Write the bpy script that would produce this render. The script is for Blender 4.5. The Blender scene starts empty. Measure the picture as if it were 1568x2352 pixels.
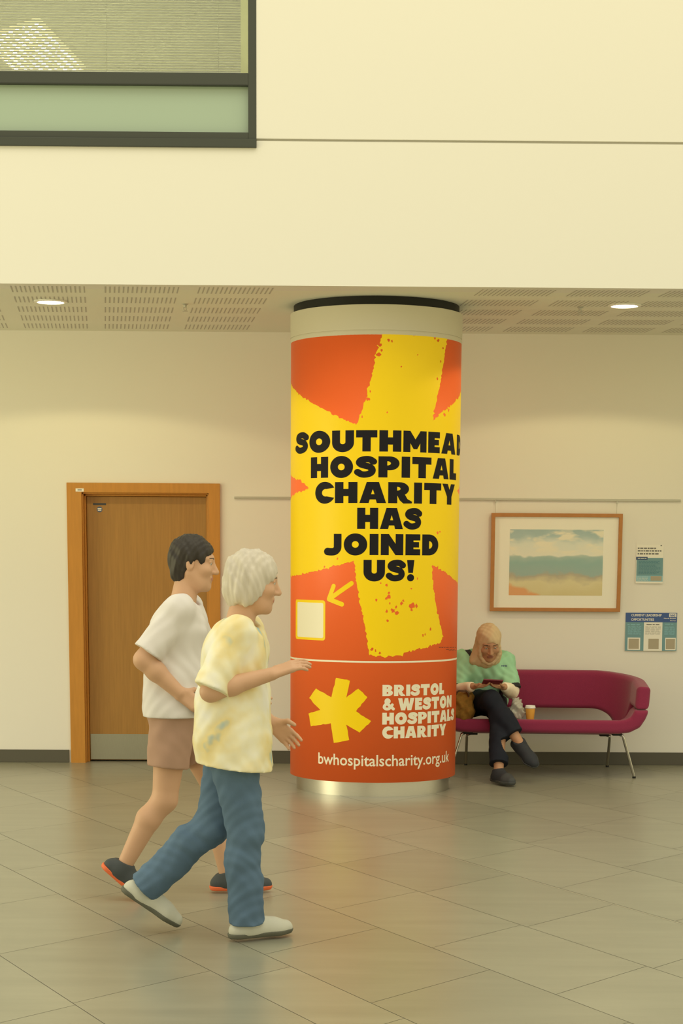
import bpy, bmesh, math, random
import numpy as np
from mathutils import Vector, Matrix
from mathutils.geometry import delaunay_2d_cdt

random.seed(7); rng = np.random.default_rng(7)
sc = bpy.context.scene
COL = sc.collection

# ------------------------------------------------------------------ camera
FPX, PY = 4182.6, 1920.26                       # focal length and principal row for a 1568 x 2352 frame
PITCH, ROLL, YAW = 0.15287, 0.00599, 0.01116
CAM = np.array([0.0, -14.19321, 1.61167])
_F = np.array([math.sin(YAW), math.cos(YAW), 0]); _R = np.array([math.cos(YAW), -math.sin(YAW), 0]); _U = np.array([0, 0, 1.])
_F2 = _F*math.cos(PITCH) - _U*math.sin(PITCH); _U2 = _U*math.cos(PITCH) + _F*math.sin(PITCH)
cR = _R*math.cos(ROLL) + _U2*math.sin(ROLL); cU = _U2*math.cos(ROLL) - _R*math.sin(ROLL); cF = _F2
cam = bpy.data.cameras.new('camera'); camo = bpy.data.objects.new('camera', cam); COL.objects.link(camo)
M = Matrix.Identity(4)
for i in range(3):
    M[i][0], M[i][1], M[i][2], M[i][3] = cR[i], cU[i], -cF[i], CAM[i]
camo.matrix_world = M
cam.sensor_fit = 'HORIZONTAL'; cam.sensor_width = 24.0
cam.lens = FPX/1568*24.0
cam.shift_y = (PY-1176)/1568
cam.clip_end = 200
sc.camera = camo

# ------------------------------------------------------------------ light and exposure
TINT = (1.0, 0.915, 0.60)
w = bpy.data.worlds.new('atrium_daylight'); sc.world = w; w.use_nodes = True
WB = w.node_tree.nodes['Background']; WB.inputs[1].default_value = 0.80
def _world():
    nt = w.node_tree; L = nt.links.new; tc = nt.nodes.new('ShaderNodeTexCoord'); sp = nt.nodes.new('ShaderNodeSeparateXYZ'); L(tc.outputs['Generated'], sp.inputs[0])
    cr = nt.nodes.new('ShaderNodeValToRGB'); L(sp.outputs['Z'], cr.inputs[0]); e = cr.color_ramp.elements
    e[0].position = 0.06; e[0].color = (1.55, 1.36, .66, 1); e[1].position = .30; e[1].color = (1.0, .97, .80, 1); L(cr.outputs[0], WB.inputs[0])
_world()
def area(name, loc, size, energy, rot, color=TINT):
    l = bpy.data.lights.new(name, 'AREA'); l.shape = 'RECTANGLE'; l.size, l.size_y = size; l.energy = energy; l.color = color
    o = bpy.data.objects.new(name, l); o.location = loc; o.rotation_euler = rot; COL.objects.link(o); return o
area('glazed_entrance', (-8.5, -5.2, 1.4), (4.0, 2.6), 150, (math.radians(90), 0, math.radians(-80)), (1.0, .94, .56))
area('skylight', (0.3, -9.0, 11.0), (12, 7), 350, (0, 0, 0))
sc.view_settings.view_transform = 'Standard'; sc.view_settings.look = 'None'
sc.view_settings.exposure = 0.16; sc.view_settings.gamma = 1.0; sc.view_settings.use_curve_mapping = False

# ------------------------------------------------------------------ helpers
def lin(c):
    c /= 255.0
    return c/12.92 if c <= 0.04045 else ((c+0.055)/1.055)**2.4
def S(r, g, b, k=1.0):
    """surface colour of something that photographs as r,g,b under the warm room light"""
    return tuple(min(0.95, max(0.0, lin(v)/t*k)) for v, t in zip((r, g, b), TINT))
def mat(name, col, rough=0.6, metal=0.0, spec=0.5, noise=0.0, nscale=20, bump=0.0, bscale=60, coat=0.0, sheen=0.0, stretch=None):
    m = bpy.data.materials.new(name); m.use_nodes = True; nt = m.node_tree; b = nt.nodes['Principled BSDF']
    b.inputs['Base Color'].default_value = (*col, 1); b.inputs['Roughness'].default_value = rough
    b.inputs['Metallic'].default_value = metal; b.inputs['Specular IOR Level'].default_value = spec
    b.inputs['Coat Weight'].default_value = coat; b.inputs['Sheen Weight'].default_value = sheen
    if noise or bump:
        tc = nt.nodes.new('ShaderNodeTexCoord'); mp = nt.nodes.new('ShaderNodeMapping')
        nt.links.new(tc.outputs['Object'], mp.inputs[0])
        if stretch: mp.inputs['Scale'].default_value = stretch
    if noise:
        n = nt.nodes.new('ShaderNodeTexNoise'); n.inputs['Scale'].default_value = nscale; n.inputs['Detail'].default_value = 5
        nt.links.new(mp.outputs[0], n.inputs['Vector'])
        mx = nt.nodes.new('ShaderNodeMix'); mx.data_type = 'RGBA'
        mx.inputs[6].default_value = (*[v*(1-noise) for v in col], 1); mx.inputs[7].default_value = (*[min(1, v*(1+noise)) for v in col], 1)
        nt.links.new(n.outputs['Fac'], mx.inputs[0]); nt.links.new(mx.outputs[2], b.inputs['Base Color'])
    if bump:
        n2 = nt.nodes.new('ShaderNodeTexNoise'); n2.inputs['Scale'].default_value = bscale; n2.inputs['Detail'].default_value = 4
        nt.links.new(mp.outputs[0], n2.inputs['Vector'])
        bp = nt.nodes.new('ShaderNodeBump'); bp.inputs['Strength'].default_value = bump; bp.inputs['Distance'].default_value = 0.004
        nt.links.new(n2.outputs['Fac'], bp.inputs['Height']); nt.links.new(bp.outputs[0], b.inputs['Normal'])
    return m
def emit(name, col, strength):
    m = bpy.data.materials.new(name); m.use_nodes = True; nt = m.node_tree; nt.nodes.clear()
    e = nt.nodes.new('ShaderNodeEmission'); e.inputs[0].default_value = (*col, 1); e.inputs[1].default_value = strength
    o = nt.nodes.new('ShaderNodeOutputMaterial'); nt.links.new(e.outputs[0], o.inputs[0]); return m

ORIG = {}
def empty(name, loc, label=None, cat=None, group=None, kind=None):
    o = bpy.data.objects.new(name, None); o.location = loc; o.empty_display_size = 0.1; COL.objects.link(o)
    ORIG[o.name] = np.array(loc, float); tag(o, label, cat, group, kind); return o
def tag(o, label=None, cat=None, group=None, kind=None):
    if label: o['label'] = label
    if cat: o['category'] = cat
    if group: o['group'] = group
    if kind: o['kind'] = kind
    return o
def mesh_obj(name, verts, faces, mats, parent=None, smooth=False, mi=None, origin=None):
    v = np.asarray(verts, float).reshape(-1, 3)
    og = ORIG[parent.name] if parent else (np.array(origin, float) if origin is not None else v.mean(0))
    me = bpy.data.meshes.new(name)
    if isinstance(faces, np.ndarray):
        n = len(faces); k = faces.shape[1]
        me.vertices.add(len(v)); me.vertices.foreach_set('co', (v-og).astype(np.float32).ravel())
        me.loops.add(n*k); me.loops.foreach_set('vertex_index', faces.astype(np.int32).ravel())
        me.polygons.add(n); me.polygons.foreach_set('loop_start', np.arange(0, n*k, k, dtype=np.int32))
        me.update(calc_edges=True)
    else:
        me.from_pydata([tuple(a) for a in (v-og)], [], faces); me.update()
    if not isinstance(mats, (list, tuple)): mats = [mats]
    for m in mats: me.materials.append(m)
    if mi is not None: me.polygons.foreach_set('material_index', np.asarray(mi, np.int32))
    if smooth: me.polygons.foreach_set('use_smooth', np.ones(len(me.polygons), bool))
    me.update()
    o = bpy.data.objects.new(name, me); COL.objects.link(o); ORIG[o.name] = og
    if parent: o.parent = parent
    else: o.location = og
    return o

class MB:
    """collects pieces into one mesh"""
    def __init__(s): s.v = []; s.f = []; s.m = []
    def add(s, v, f, m=0):
        b = len(s.v); s.v += [tuple(a) for a in v]; s.f += [tuple(i+b for i in q) for q in f]; s.m += [m]*len(f); return s
    def box(s, x0, y0, z0, x1, y1, z1, m=0):
        v = [(x, y, z) for x in (x0, x1) for y in (y0, y1) for z in (z0, z1)]
        return s.add(v, [(0, 1, 3, 2), (4, 6, 7, 5), (0, 4, 5, 1), (2, 3, 7, 6), (0, 2, 6, 4), (1, 5, 7, 3)], m)
    def lathe(s, prof, c, n=48, m=0, cap=True):
        v = []; f = []
        for r, z in prof:
            for i in range(n):
                a = 2*math.pi*i/n; v.append((c[0]+r*math.cos(a), c[1]+r*math.sin(a), c[2]+z))
        for k in range(len(prof)-1):
            for i in range(n):
                j = (i+1) % n; f.append((k*n+i, k*n+j, (k+1)*n+j, (k+1)*n+i))
        if cap: f.append(tuple(range(n-1, -1, -1))); f.append(tuple((len(prof)-1)*n+i for i in range(n)))
        return s.add(v, f, m)
    def tube(s, pts, r, n=12, m=0):
        pts = [Vector(p) for p in pts]; v = []; f = []
        if not isinstance(r, (list, tuple)): r = [r]*len(pts)
        for k, p in enumerate(pts):
            t = (pts[min(k+1, len(pts)-1)]-pts[max(k-1, 0)]).normalized()
            a = t.orthogonal() if k == 0 else (pa - t*pa.dot(t))
            a.normalize(); pa = a; b = t.cross(a)
            for i in range(n):
                q = p + (a*math.cos(2*math.pi*i/n)+b*math.sin(2*math.pi*i/n))*r[k]; v.append(tuple(q))
        for k in range(len(pts)-1):
            for i in range(n):
                j = (i+1) % n; f.append((k*n+i, k*n+j, (k+1)*n+j, (k+1)*n+i))
        f.append(tuple(range(n-1, -1, -1))); f.append(tuple((len(pts)-1)*n+i for i in range(n)))
        return s.add(v, f, m)
    def build(s, name, mats, parent=None, smooth=False, bevel=0.0, origin=None):
        o = mesh_obj(name, s.v, s.f, mats, parent, smooth, s.m, origin)
        bm = bmesh.new(); bm.from_mesh(o.data); bmesh.ops.recalc_face_normals(bm, faces=bm.faces); bm.to_mesh(o.data); bm.free()
        if bevel:
            b = o.modifiers.new('soft edge', 'BEVEL'); b.width = bevel; b.segments = 2; b.limit_method = 'ANGLE'
        if smooth:
            try: o.data.set_sharp_from_angle(angle=math.radians(40))
            except Exception: pass
        return o

def ray(x, y): return cR*((x-784)/FPX) + cF - cU*((y-PY)/FPX)
def on_plane(x, y, ax, val):
    d = ray(x, y); t = (val-CAM[ax])/d[ax]; return CAM+t*d

# ---- flat printed shapes: union of solids minus holes, cut into vertical slices so they can be wrapped
def inside(poly, x, y):
    r = np.zeros(x.shape, bool); n = len(poly)
    for i in range(n):
        x1, y1 = poly[i]; x2, y2 = poly[(i+1) % n]
        if y1 == y2: continue
        c = ((y1 > y) != (y2 > y)) & (x < (x2-x1)*(y-y1)/(y2-y1)+x1); r ^= c
    return r
def fill(solids, holes=(), step=None):
    V = []; Eg = []
    for p in list(solids)+list(holes):
        b = len(V); V += [Vector((float(a), float(c))) for a, c in p]; Eg += [(b+i, b+(i+1) % len(p)) for i in range(len(p))]
    if step:
        xs = [a[0] for a in V]; ys = [a[1] for a in V]; x = math.floor(min(xs)/step)*step
        while x < max(xs)+step:
            b = len(V); V += [Vector((x, min(ys)-.01)), Vector((x, max(ys)+.01))]; Eg.append((b, b+1)); x += step
    rv, re, rf, *_ = delaunay_2d_cdt(V, Eg, [], 0, 1e-6)
    P = np.array([(a[0], a[1]) for a in rv]); T = np.array([t for t in rf if len(t) == 3])
    c = P[T].mean(1); k = np.zeros(len(T), bool)
    for p in solids: k |= inside(p, c[:, 0], c[:, 1])
    for p in holes: k &= ~inside(p, c[:, 0], c[:, 1])
    T = T[k]; u, inv = np.unique(T, return_inverse=True)
    return P[u], inv.reshape(-1, 3)

def rect(x0, y0, x1, y1): return [(x0, y0), (x1, y0), (x1, y1), (x0, y1)]
def ell(cx, cy, rx, ry, n=32, a0=0, a1=2*math.pi):
    full = abs(a1-a0-2*math.pi) < 1e-6
    return [(cx+rx*math.cos(a0+(a1-a0)*i/(n if full else n-1)), cy+ry*math.sin(a0+(a1-a0)*i/(n if full else n-1))) for i in range(n)]
def smoothline(pts, m=6):
    out = []; P = [np.array(p, float) for p in pts]
    for i in range(len(P)-1):
        p0, p1, p2, p3 = P[max(i-1, 0)], P[i], P[i+1], P[min(i+2, len(P)-1)]
        for k in range(m):
            t = k/m; out.append(0.5*((2*p1)+(-p0+p2)*t+(2*p0-5*p1+4*p2-p3)*t*t+(-p0+3*p1-3*p2+p3)*t**3))
    out.append(P[-1]); return out
def stroke(pts, wd, m=6, ends=False):
    L = smoothline(pts, m) if m > 1 else [np.array(p, float) for p in pts]; res = []
    for i in range(len(L)-1):
        d = L[i+1]-L[i]; d = d/np.hypot(*d); n = np.array([-d[1], d[0]])*wd/2
        res.append([tuple(L[i]+n), tuple(L[i]-n), tuple(L[i+1]-n), tuple(L[i+1]+n)])
        if 0 < i or ends: res.append(ell(L[i][0], L[i][1], wd/2, wd/2, 14))
    if ends: res.append(ell(L[-1][0], L[-1][1], wd/2, wd/2, 14))
    return res
HP = math.pi/2
G = {
 'H': (.95, [rect(0, 0, .37, 1), rect(.58, 0, .95, 1), rect(.3, .33, .65, .67)], []),
 'O': (1.02, [ell(.51, .5, .51, .525, 40)], [ell(.51, .5, .15, .16, 24)]),
 'U': (.98, [rect(0, .42, .37, 1), rect(.61, .42, .98, 1), ell(.49, .42, .49, .445, 36)], [rect(.37, .45, .61, 1.1), ell(.49, .45, .12, .10, 20)]),
 'T': (.94, [rect(0, .66, .94, 1), rect(.285, 0, .655, 1)], []),
 'I': (.37, [rect(0, 0, .37, 1)], []),
 'L': (.70, [rect(0, 0, .37, 1), rect(0, 0, .70, .33)], []),
 'E': (.70, [rect(0, 0, .37, 1), rect(0, 0, .70, .29), rect(0, .37, .64, .63), rect(0, .71, .70, 1)], []),
 'M': (1.18, [rect(0, 0, .34, 1), rect(.84, 0, 1.18, 1), [(0, 1), (.33, 1), (.59, .60), (.85, 1), (1.18, 1), (.68, .14), (.50, .14)]], []),
 'A': (1.02, [[(.27, 1), (.75, 1), (1.04, 0), (.67, 0), (.63, .17), (.39, .17), (.35, 0), (-.02, 0)]], [[(.51, .66), (.44, .42), (.58, .42)]]),
 'D': (.92, [rect(0, 0, .4, 1), ell(.36, .5, .56, .5, 40, -HP, HP)], [ell(.37, .5, .18, .18, 16, -HP, HP)]),
 'S': (.84, stroke([(.755, .735), (.60, .845), (.42, .862), (.23, .81), (.165, .70), (.25, .605), (.42, .55), (.60, .49), (.685, .35), (.62, .205), (.43, .137), (.24, .152), (.07, .265)], .30), []),
 'P': (.86, [rect(0, 0, .37, 1), rect(.2, .34, .46, 1), ell(.46, .67, .41, .33, 32)], [ell(.36, .67, .15, .10, 14, -HP, HP)]),
 'R': (.98, [rect(0, 0, .37, 1), rect(.2, .36, .46, 1), ell(.46, .68, .40, .32, 32), [(.33, .46), (.66, .46), (.80, .2), (1.0, .08), (.98, 0), (.62, -.01), (.47, .14), (.40, .30)]], [ell(.36, .69, .14, .09, 14, -HP, HP)]),
 'B': (.88, [rect(0, 0, .45, 1), ell(.45, .73, .37, .27, 28), ell(.45, .29, .43, .29, 28)], [ell(.36, .73, .11, .07, 12, -HP, HP), ell(.36, .29, .13, .08, 12, -HP, HP)]),
 'C': (.88, [ell(.5, .5, .5, .525, 40)], [ell(.54, .5, .18, .18, 24), [(.56, .67), (.95, .74), (1.2, .6), (1.2, .4), (.95, .26), (.56, .33)]]),
 'Y': (1.0, [[(-.03, 1), (.37, 1), (.5, .72), (.63, 1), (1.03, 1), (.69, .38), (.69, 0), (.31, 0), (.31, .38)]], []),
 'J': (.70, stroke([(.515, 1.0), (.515, .5), (.50, .30), (.38, .17), (.20, .145), (.0, .16)], .36), [rect(-.3, 1.0, 1.2, 1.4)]),
 'N': (.97, [rect(0, 0, .34, 1), rect(.63, 0, .97, 1), [(0, 1), (.34, 1), (.97, 0), (.63, 0)]], []),
 'W': (1.42, [[(-.02, 1), (.35, 1), (.45, .5), (.56, 1), (.86, 1), (.97, .5), (1.07, 1), (1.44, 1), (1.17, 0), (.81, 0), (.71, .4), (.61, 0), (.25, 0)]], []),
 '!': (.36, [[(0, 1), (.37, 1), (.30, .39), (.07, .39)], ell(.185, .16, .18, .175, 20)], []),
 '&': (1.0, stroke([(.97, .10), (.62, .38), (.32, .68), (.36, .87), (.52, .86), (.55, .70), (.24, .46), (.17, .25), (.36, .13), (.62, .20), (.86, .50)], .25), []),
}
def word(text, x0, x1, z0, h, gap=.10, space=.34):
    """glyph outlines of a line of heavy capitals, stretched to fill x0..x1"""
    tot = 0
    for ch in text: tot += space if ch == ' ' else G[ch][0]+gap
    tot -= gap; k = (x1-x0)/tot; out = []; x = 0
    for ch in text:
        if ch == ' ': x += space; continue
        wd, so, ho = G[ch]
        tr = lambda p: [(x0+(x+a)*k, z0+b*h) for a, b in p]
        out.append(([tr(p) for p in so], [tr(p) for p in ho])); x += wd+gap
    return out
def text_mesh(s, height, bold=0.0):
    """plain lettering as flat triangles: (verts Nx2, faces), lower-left at the origin"""
    c = bpy.data.curves.new('tmp', 'FONT'); c.body = s; c.size = 1.0; c.offset = bold; c.resolution_u = 3
    o = bpy.data.objects.new('tmp', c); COL.objects.link(o); dg = bpy.context.evaluated_depsgraph_get(); dg.update()
    me = bpy.data.meshes.new_from_object(o.evaluated_get(dg)); bm = bmesh.new(); bm.from_mesh(me)
    bmesh.ops.triangulate(bm, faces=bm.faces); V = np.array([(v.co.x, v.co.y) for v in bm.verts]); bm.verts.index_update()
    T = [tuple(v.index for v in f.verts) for f in bm.faces]; bm.free()
    bpy.data.objects.remove(o); bpy.data.curves.remove(c); bpy.data.meshes.remove(me)
    V[:, 0] -= V[:, 0].min(); return V*height, T

# ------------------------------------------------------------------ signed-distance modelling for soft bodies
def vn(a): a = np.asarray(a, float); return a/np.linalg.norm(a)
class Field:
    def __init__(s, lo, hi, h):
        s.lo = np.array(lo, float); s.h = h; s.n = np.ceil((np.array(hi)-s.lo)/h).astype(int)+1
        s.F = np.full(s.n, 1.0, np.float32)
        s.ax = [(s.lo[i]+h*np.arange(s.n[i])).astype(np.float32) for i in range(3)]
    def _sl(s, lo, hi):
        a = np.maximum(np.floor((np.array(lo)-s.lo)/s.h).astype(int), 0); b = np.minimum(np.ceil((np.array(hi)-s.lo)/s.h).astype(int)+1, s.n)
        if (b <= a).any(): return None, None
        sl = tuple(slice(a[i], b[i]) for i in range(3))
        return sl, (s.ax[0][sl[0]][:, None, None], s.ax[1][sl[1]][None, :, None], s.ax[2][sl[2]][None, None, :])
    def comb(s, sl, d, k, op):
        A = s.F[sl]
        if op == 'u':
            if k > 0:
                hh = np.maximum(k-np.abs(A-d), 0)/k; s.F[sl] = np.minimum(A, d)-hh*hh*k*.25
            else: s.F[sl] = np.minimum(A, d)
        else:
            d = -d
            if k > 0:
                hh = np.maximum(k-np.abs(A-d), 0)/k; s.F[sl] = np.maximum(A, d)+hh*hh*k*.25
            else: s.F[sl] = np.maximum(A, d)
    def cone(s, a, b, ra, rb, k=.02, op='u'):
        a = np.array(a, float); b = np.array(b, float); pad = k+3*s.h+max(ra, rb)
        sl, X = s._sl(np.minimum(a, b)-pad, np.maximum(a, b)+pad)
        if sl is None: return s
        ba = b-a; L = max(ba@ba, 1e-9)
        p = [X[i]-np.float32(a[i]) for i in range(3)]
        t = np.clip((p[0]*ba[0]+p[1]*ba[1]+p[2]*ba[2])/L, 0, 1).astype(np.float32)
        d = np.sqrt((p[0]-t*ba[0])**2+(p[1]-t*ba[1])**2+(p[2]-t*ba[2])**2)-(ra+(rb-ra)*t)
        s.comb(sl, d.astype(np.float32), k, op); return s
    def chain(s, pts, rs, k=.02):
        for i in range(len(pts)-1): s.cone(pts[i], pts[i+1], rs[i], rs[i+1], k)
        return s
    def ell(s, c, r, ax=None, k=.02, op='u'):
        c = np.array(c, float); ax = np.eye(3) if ax is None else np.array(ax); pad = max(r)+k+3*s.h
        sl, X = s._sl(c-pad, c+pad)
        if sl is None: return s
        p = [X[i]-np.float32(c[i]) for i in range(3)]; k0 = 0; k1 = 0
        for i in range(3):
            q = p[0]*ax[i][0]+p[1]*ax[i][1]+p[2]*ax[i][2]; k0 = k0+(q/r[i])**2; k1 = k1+(q/r[i]**2)**2
        k0 = np.sqrt(k0); k1 = np.sqrt(k1)+1e-9
        s.comb(sl, np.where(k0 < .02, -min(r), k0*(k0-1)/k1).astype(np.float32), k, op); return s
    def plane(s, p, n, k=0.0):
        """keep the side the normal points away from"""
        n = vn(n); d = (s.ax[0]-p[0])[:, None, None]*n[0]+(s.ax[1]-p[1])[None, :, None]*n[1]+(s.ax[2]-p[2])[None, None, :]*n[2]
        s.F = np.maximum(s.F, d.astype(np.float32)); return s
    def grid(s): return s.ax[0][:, None, None], s.ax[1][None, :, None], s.ax[2][None, None, :]
    def wrinkle(s, amp, f=(30, 26, 14), ph=0.0, fine=.35):
        X, Y, Z = s.grid()
        g = np.sin(f[0]*X+2.2*np.sin(11*Z+ph)+1.3*np.sin(9*Y))*np.sin(f[2]*Z+1.7*np.sin(13*X+ph)+2*np.sin(10*Y))
        g = g+fine*np.sin(2.3*f[0]*X+3*np.sin(17*Z)+ph)*np.sin(2.1*f[1]*Y+2*f[2]*Z)
        m = np.abs(s.F) < .06
        s.F = np.where(m, s.F+(amp*g).astype(np.float32), s.F); return s
    def mesh(s):
        F, n = s.F, s.n; sg = F < 0; c = np.zeros(n-1, np.uint8); offs = [(i, j, k) for i in (0, 1) for j in (0, 1) for k in (0, 1)]
        for i, j, k in offs: c += sg[i:n[0]-1+i, j:n[1]-1+j, k:n[2]-1+k]
        mx = (c > 0) & (c < 8); I = np.argwhere(mx); idx = np.full(n-1, -1, np.int32); idx[mx] = np.arange(len(I))
        vals = np.stack([F[I[:, 0]+i, I[:, 1]+j, I[:, 2]+k] for i, j, k in offs], 1)
        acc = np.zeros((len(I), 3)); cnt = np.zeros(len(I)); of = np.array(offs, float)
        for a in range(8):
            for b in range(a+1, 8):
                if np.abs(of[a]-of[b]).sum() != 1: continue
                va, vb = vals[:, a], vals[:, b]; m = (va < 0) != (vb < 0)
                t = va[m]/(va[m]-vb[m]); acc[m] += of[a]+t[:, None]*(of[b]-of[a]); cnt[m] += 1
        V = s.lo+s.h*(I+acc/cnt[:, None]); Q = []
        for a in range(3):
            b, d = (a+1) % 3, (a+2) % 3
            s0 = [slice(1, n[i]-1) for i in range(3)]; s1 = list(s0); s0[a] = slice(0, n[a]-1); s1[a] = slice(1, n[a])
            x = sg[tuple(s0)] != sg[tuple(s1)]; E = np.argwhere(x); E[:, b] += 1; E[:, d] += 1
            def cell(db, dd):
                q = E.copy(); q[:, b] += db; q[:, d] += dd; return idx[q[:, 0], q[:, 1], q[:, 2]]
            q = np.stack([cell(-1, -1), cell(0, -1), cell(0, 0), cell(-1, 0)], 1)
            fl = ~sg[E[:, 0], E[:, 1], E[:, 2]]; q[fl] = q[fl][:, ::-1]; Q.append(q)
        return V, np.concatenate(Q)
    def build(s, name, mats, parent=None, paint=None, origin=None):
        V, Q = s.mesh(); mi = None
        if paint is not None: mi = paint(V[Q].mean(1))
        return mesh_obj(name, V, Q, mats, parent, True, mi, origin)
# ------------------------------------------------------------------ materials of the place
M_wall = mat('wall_paint', (0.82, 0.80, 0.76), 0.9, spec=0.15, bump=0.03, bscale=220)
M_ceil = mat('ceiling_paint', (0.83, 0.83, 0.74), 0.95, spec=0.1)
M_slot = mat('ceiling_slot', (0.52, 0.50, 0.46), 0.95, spec=0.1)
M_base = mat('vinyl_skirting', S(84, 78, 56, 1.2), 0.6, spec=0.3)
M_anod = mat('dark_aluminium', S(74, 76, 56, .62), 0.5, spec=0.5)
M_grout = mat('grout', S(110, 103, 78), 0.8)
M_joint = mat('joint_shadow_gap', (.42, .40, .34), .9)
M_oak = mat('oak_frame', S(172, 114, 36, 1.3), 0.42, spec=0.4, noise=.16, nscale=9, stretch=(6, 6, .5))
M_oak2 = mat('oak_leaf', S(150, 106, 42, 1.25), 0.45, spec=0.4, noise=.2, nscale=11, stretch=(7, 7, .35))
M_steel = mat('brushed_steel', (.62, .6, .55), 0.32, metal=1.0, noise=.06, nscale=30, stretch=(1, 1, 12))
M_chrome = mat('chrome', (.52, .50, .46), 0.15, metal=1.0)
M_alu = mat('aluminium_rail', (.50, .49, .44), 0.5, metal=.3)
M_white = mat('white_plastic', (.85, .84, .8), 0.4)
M_black = mat('black_rubber', (.012, .012, .011), 0.6, spec=.3)
M_ink = mat('dark_print', (.014, .013, .017), 0.6, spec=.12)

# ------------------------------------------------------------------ floor: skewed stone tiles laid in courses
def floor_build():
    m = bpy.data.materials.new('stone_tile'); m.use_nodes = True; nt = m.node_tree; b = nt.nodes['Principled BSDF']
    L = nt.links.new
    at = nt.nodes.new('ShaderNodeAttribute'); at.attribute_name = 'shade'
    tc = nt.nodes.new('ShaderNodeTexCoord'); mp = nt.nodes.new('ShaderNodeMapping')
    mp.inputs['Rotation'].default_value = (0, 0, math.radians(63)); mp.inputs['Scale'].default_value = (.8, 5.5, 1)
    L(tc.outputs['Object'], mp.inputs[0])
    n = nt.nodes.new('ShaderNodeTexNoise'); n.inputs['Scale'].default_value = 1.6; n.inputs['Detail'].default_value = 7; n.inputs['Roughness'].default_value = .6
    L(mp.outputs[0], n.inputs['Vector'])
    mr = nt.nodes.new('ShaderNodeMapRange'); mr.inputs[1].default_value = .3; mr.inputs[2].default_value = .7; mr.inputs[3].default_value = .90; mr.inputs[4].default_value = 1.08
    L(n.outputs['Fac'], mr.inputs[0])
    mu = nt.nodes.new('ShaderNodeMath'); mu.operation = 'MULTIPLY'; L(mr.outputs[0], mu.inputs[0]); L(at.outputs['Fac'], mu.inputs[1])
    vm = nt.nodes.new('ShaderNodeVectorMath'); vm.operation = 'SCALE'; vm.inputs[0].default_value = S(166, 158, 114, .80); L(mu.outputs[0], vm.inputs['Scale'])
    L(vm.outputs[0], b.inputs['Base Color']); b.inputs['Roughness'].default_value = .29; b.inputs['Specular IOR Level'].default_value = .6
    a = math.radians(-63); dA = np.array([math.cos(a), math.sin(a)]); nA = np.array([-dA[1], dA[0]])      # course direction, its normal
    bb = math.radians(48.5); dB = np.array([math.cos(bb), math.sin(bb)])
    k = (dB@dA)/(dB@nA)
    lines = [-4.317, -3.66, -3.345, -2.665, -2.07, -1.40]
    while lines[-1] < 9: lines.append(lines[-1]+(.635 if len(lines) % 5 else .315))
    lo = [-4.317]
    while lo[-1] > -17: lo.append(lo[-1]-(.64 if len(lo) % 5 else .315))
    lines = sorted(set(lo+lines)); phase = {-2.665: 5.197, -3.345: 5.65, -4.317: 3.88, -1.40: 4.78, -2.07: 5.24}
    v = []; f = []; sh = []; g = .0028
    LT = .91
    for i in range(len(lines)-1):
        c0, c1 = lines[i]+g*.5, lines[i+1]-g*.5; ph = phase.get(lines[i], random.random()*LT)
        n0 = math.floor((-8-ph)/LT); 
        for j in range(n0, n0+32):
            s0 = ph+j*LT+g*.5; s1 = s0+LT-g; q = []
            for c, s in ((c0, s0), (c0, s1), (c1, s1), (c1, s0)):
                p = nA*c+dA*(s+k*c); q.append(p)
            qa = np.array(q)
            if qa[:, 0].min() > 8 or qa[:, 0].max() < -7 or qa[:, 1].min() > .2 or qa[:, 1].max() < -16: continue
            t = random.choice([.94, .97, 1.0, 1.02, 1.05])
            b0 = len(v); v += [(p[0], p[1], 0) for p in q]; f.append((b0, b0+1, b0+2, b0+3)); sh.append(t)
    b0 = len(v); nt_ = len(f)
    v += [(-9, -17.5, -.0015), (9, -17.5, -.0015), (9, 1.2, -.0015), (-9, 1.2, -.0015)]; f.append((b0, b0+1, b0+2, b0+3))
    # pale metal movement joint lying between two courses
    c = -1.412; p0 = nA*c+dA*3.2; p1 = nA*c+dA*9.5; w2 = nA*.0028
    b1 = len(v); v += [(*(p0-w2), .0006), (*(p1-w2), .0006), (*(p1+w2), .0006), (*(p0+w2), .0006)]; f.append((b1, b1+1, b1+2, b1+3))
    v += [(x, y, -.12) for x, y in ((-9, -17.5), (9, -17.5), (9, 1.2), (-9, 1.2))]; f.append((len(v)-1, len(v)-2, len(v)-3, len(v)-4))
    m2 = mat('movement_joint', (.62, .58, .46), .35, metal=.4)
    o = mesh_obj('floor', v, f, [m, M_grout, m2], None, False, [0]*nt_+[1, 2, 1], origin=(0, 0, 0))
    ca = o.data.color_attributes.new('shade', 'FLOAT_COLOR', 'CORNER'); vals = np.ones((len(o.data.loops), 4), np.float32)
    for i, t in enumerate(sh): vals[4*i:4*i+4, :3] = t
    ca.data.foreach_set('color', vals.ravel())
    bm = bmesh.new(); bm.from_mesh(o.data)
    for fc in bm.faces:
        if (fc.normal.z < 0) != (fc.calc_center_median().z < -.05): fc.normal_flip()
    bm.to_mesh(o.data); bm.free()
    tag(o, 'grey brown stone tiles laid in diagonal courses', kind='structure')
floor_build()

BK, SZ = -2.411, 3.277           # plane of the upper wall, height of the soffit
def struct(mb, name, mats, label=None, bevel=0.0, origin=None):
    o = mb.build(name, mats, None, bevel=bevel, origin=origin); o['kind'] = 'structure'
    if label: o['label'] = label
    return o
DX0, DX1, DZ = -1.845, -.872, 2.078          # door opening
struct(MB().box(-9, 0, 0, DX0-.02, .25, SZ).box(DX1+.02, 0, 0, 9, .25, SZ).box(DX0-.02, 0, DZ+.02, DX1+.02, .25, SZ).box(DX0-.2, .25, 0, DX1+.2, .30, DZ+.2),
       'wall_back', M_wall, 'cream painted wall under the low ceiling behind the column')
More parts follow.
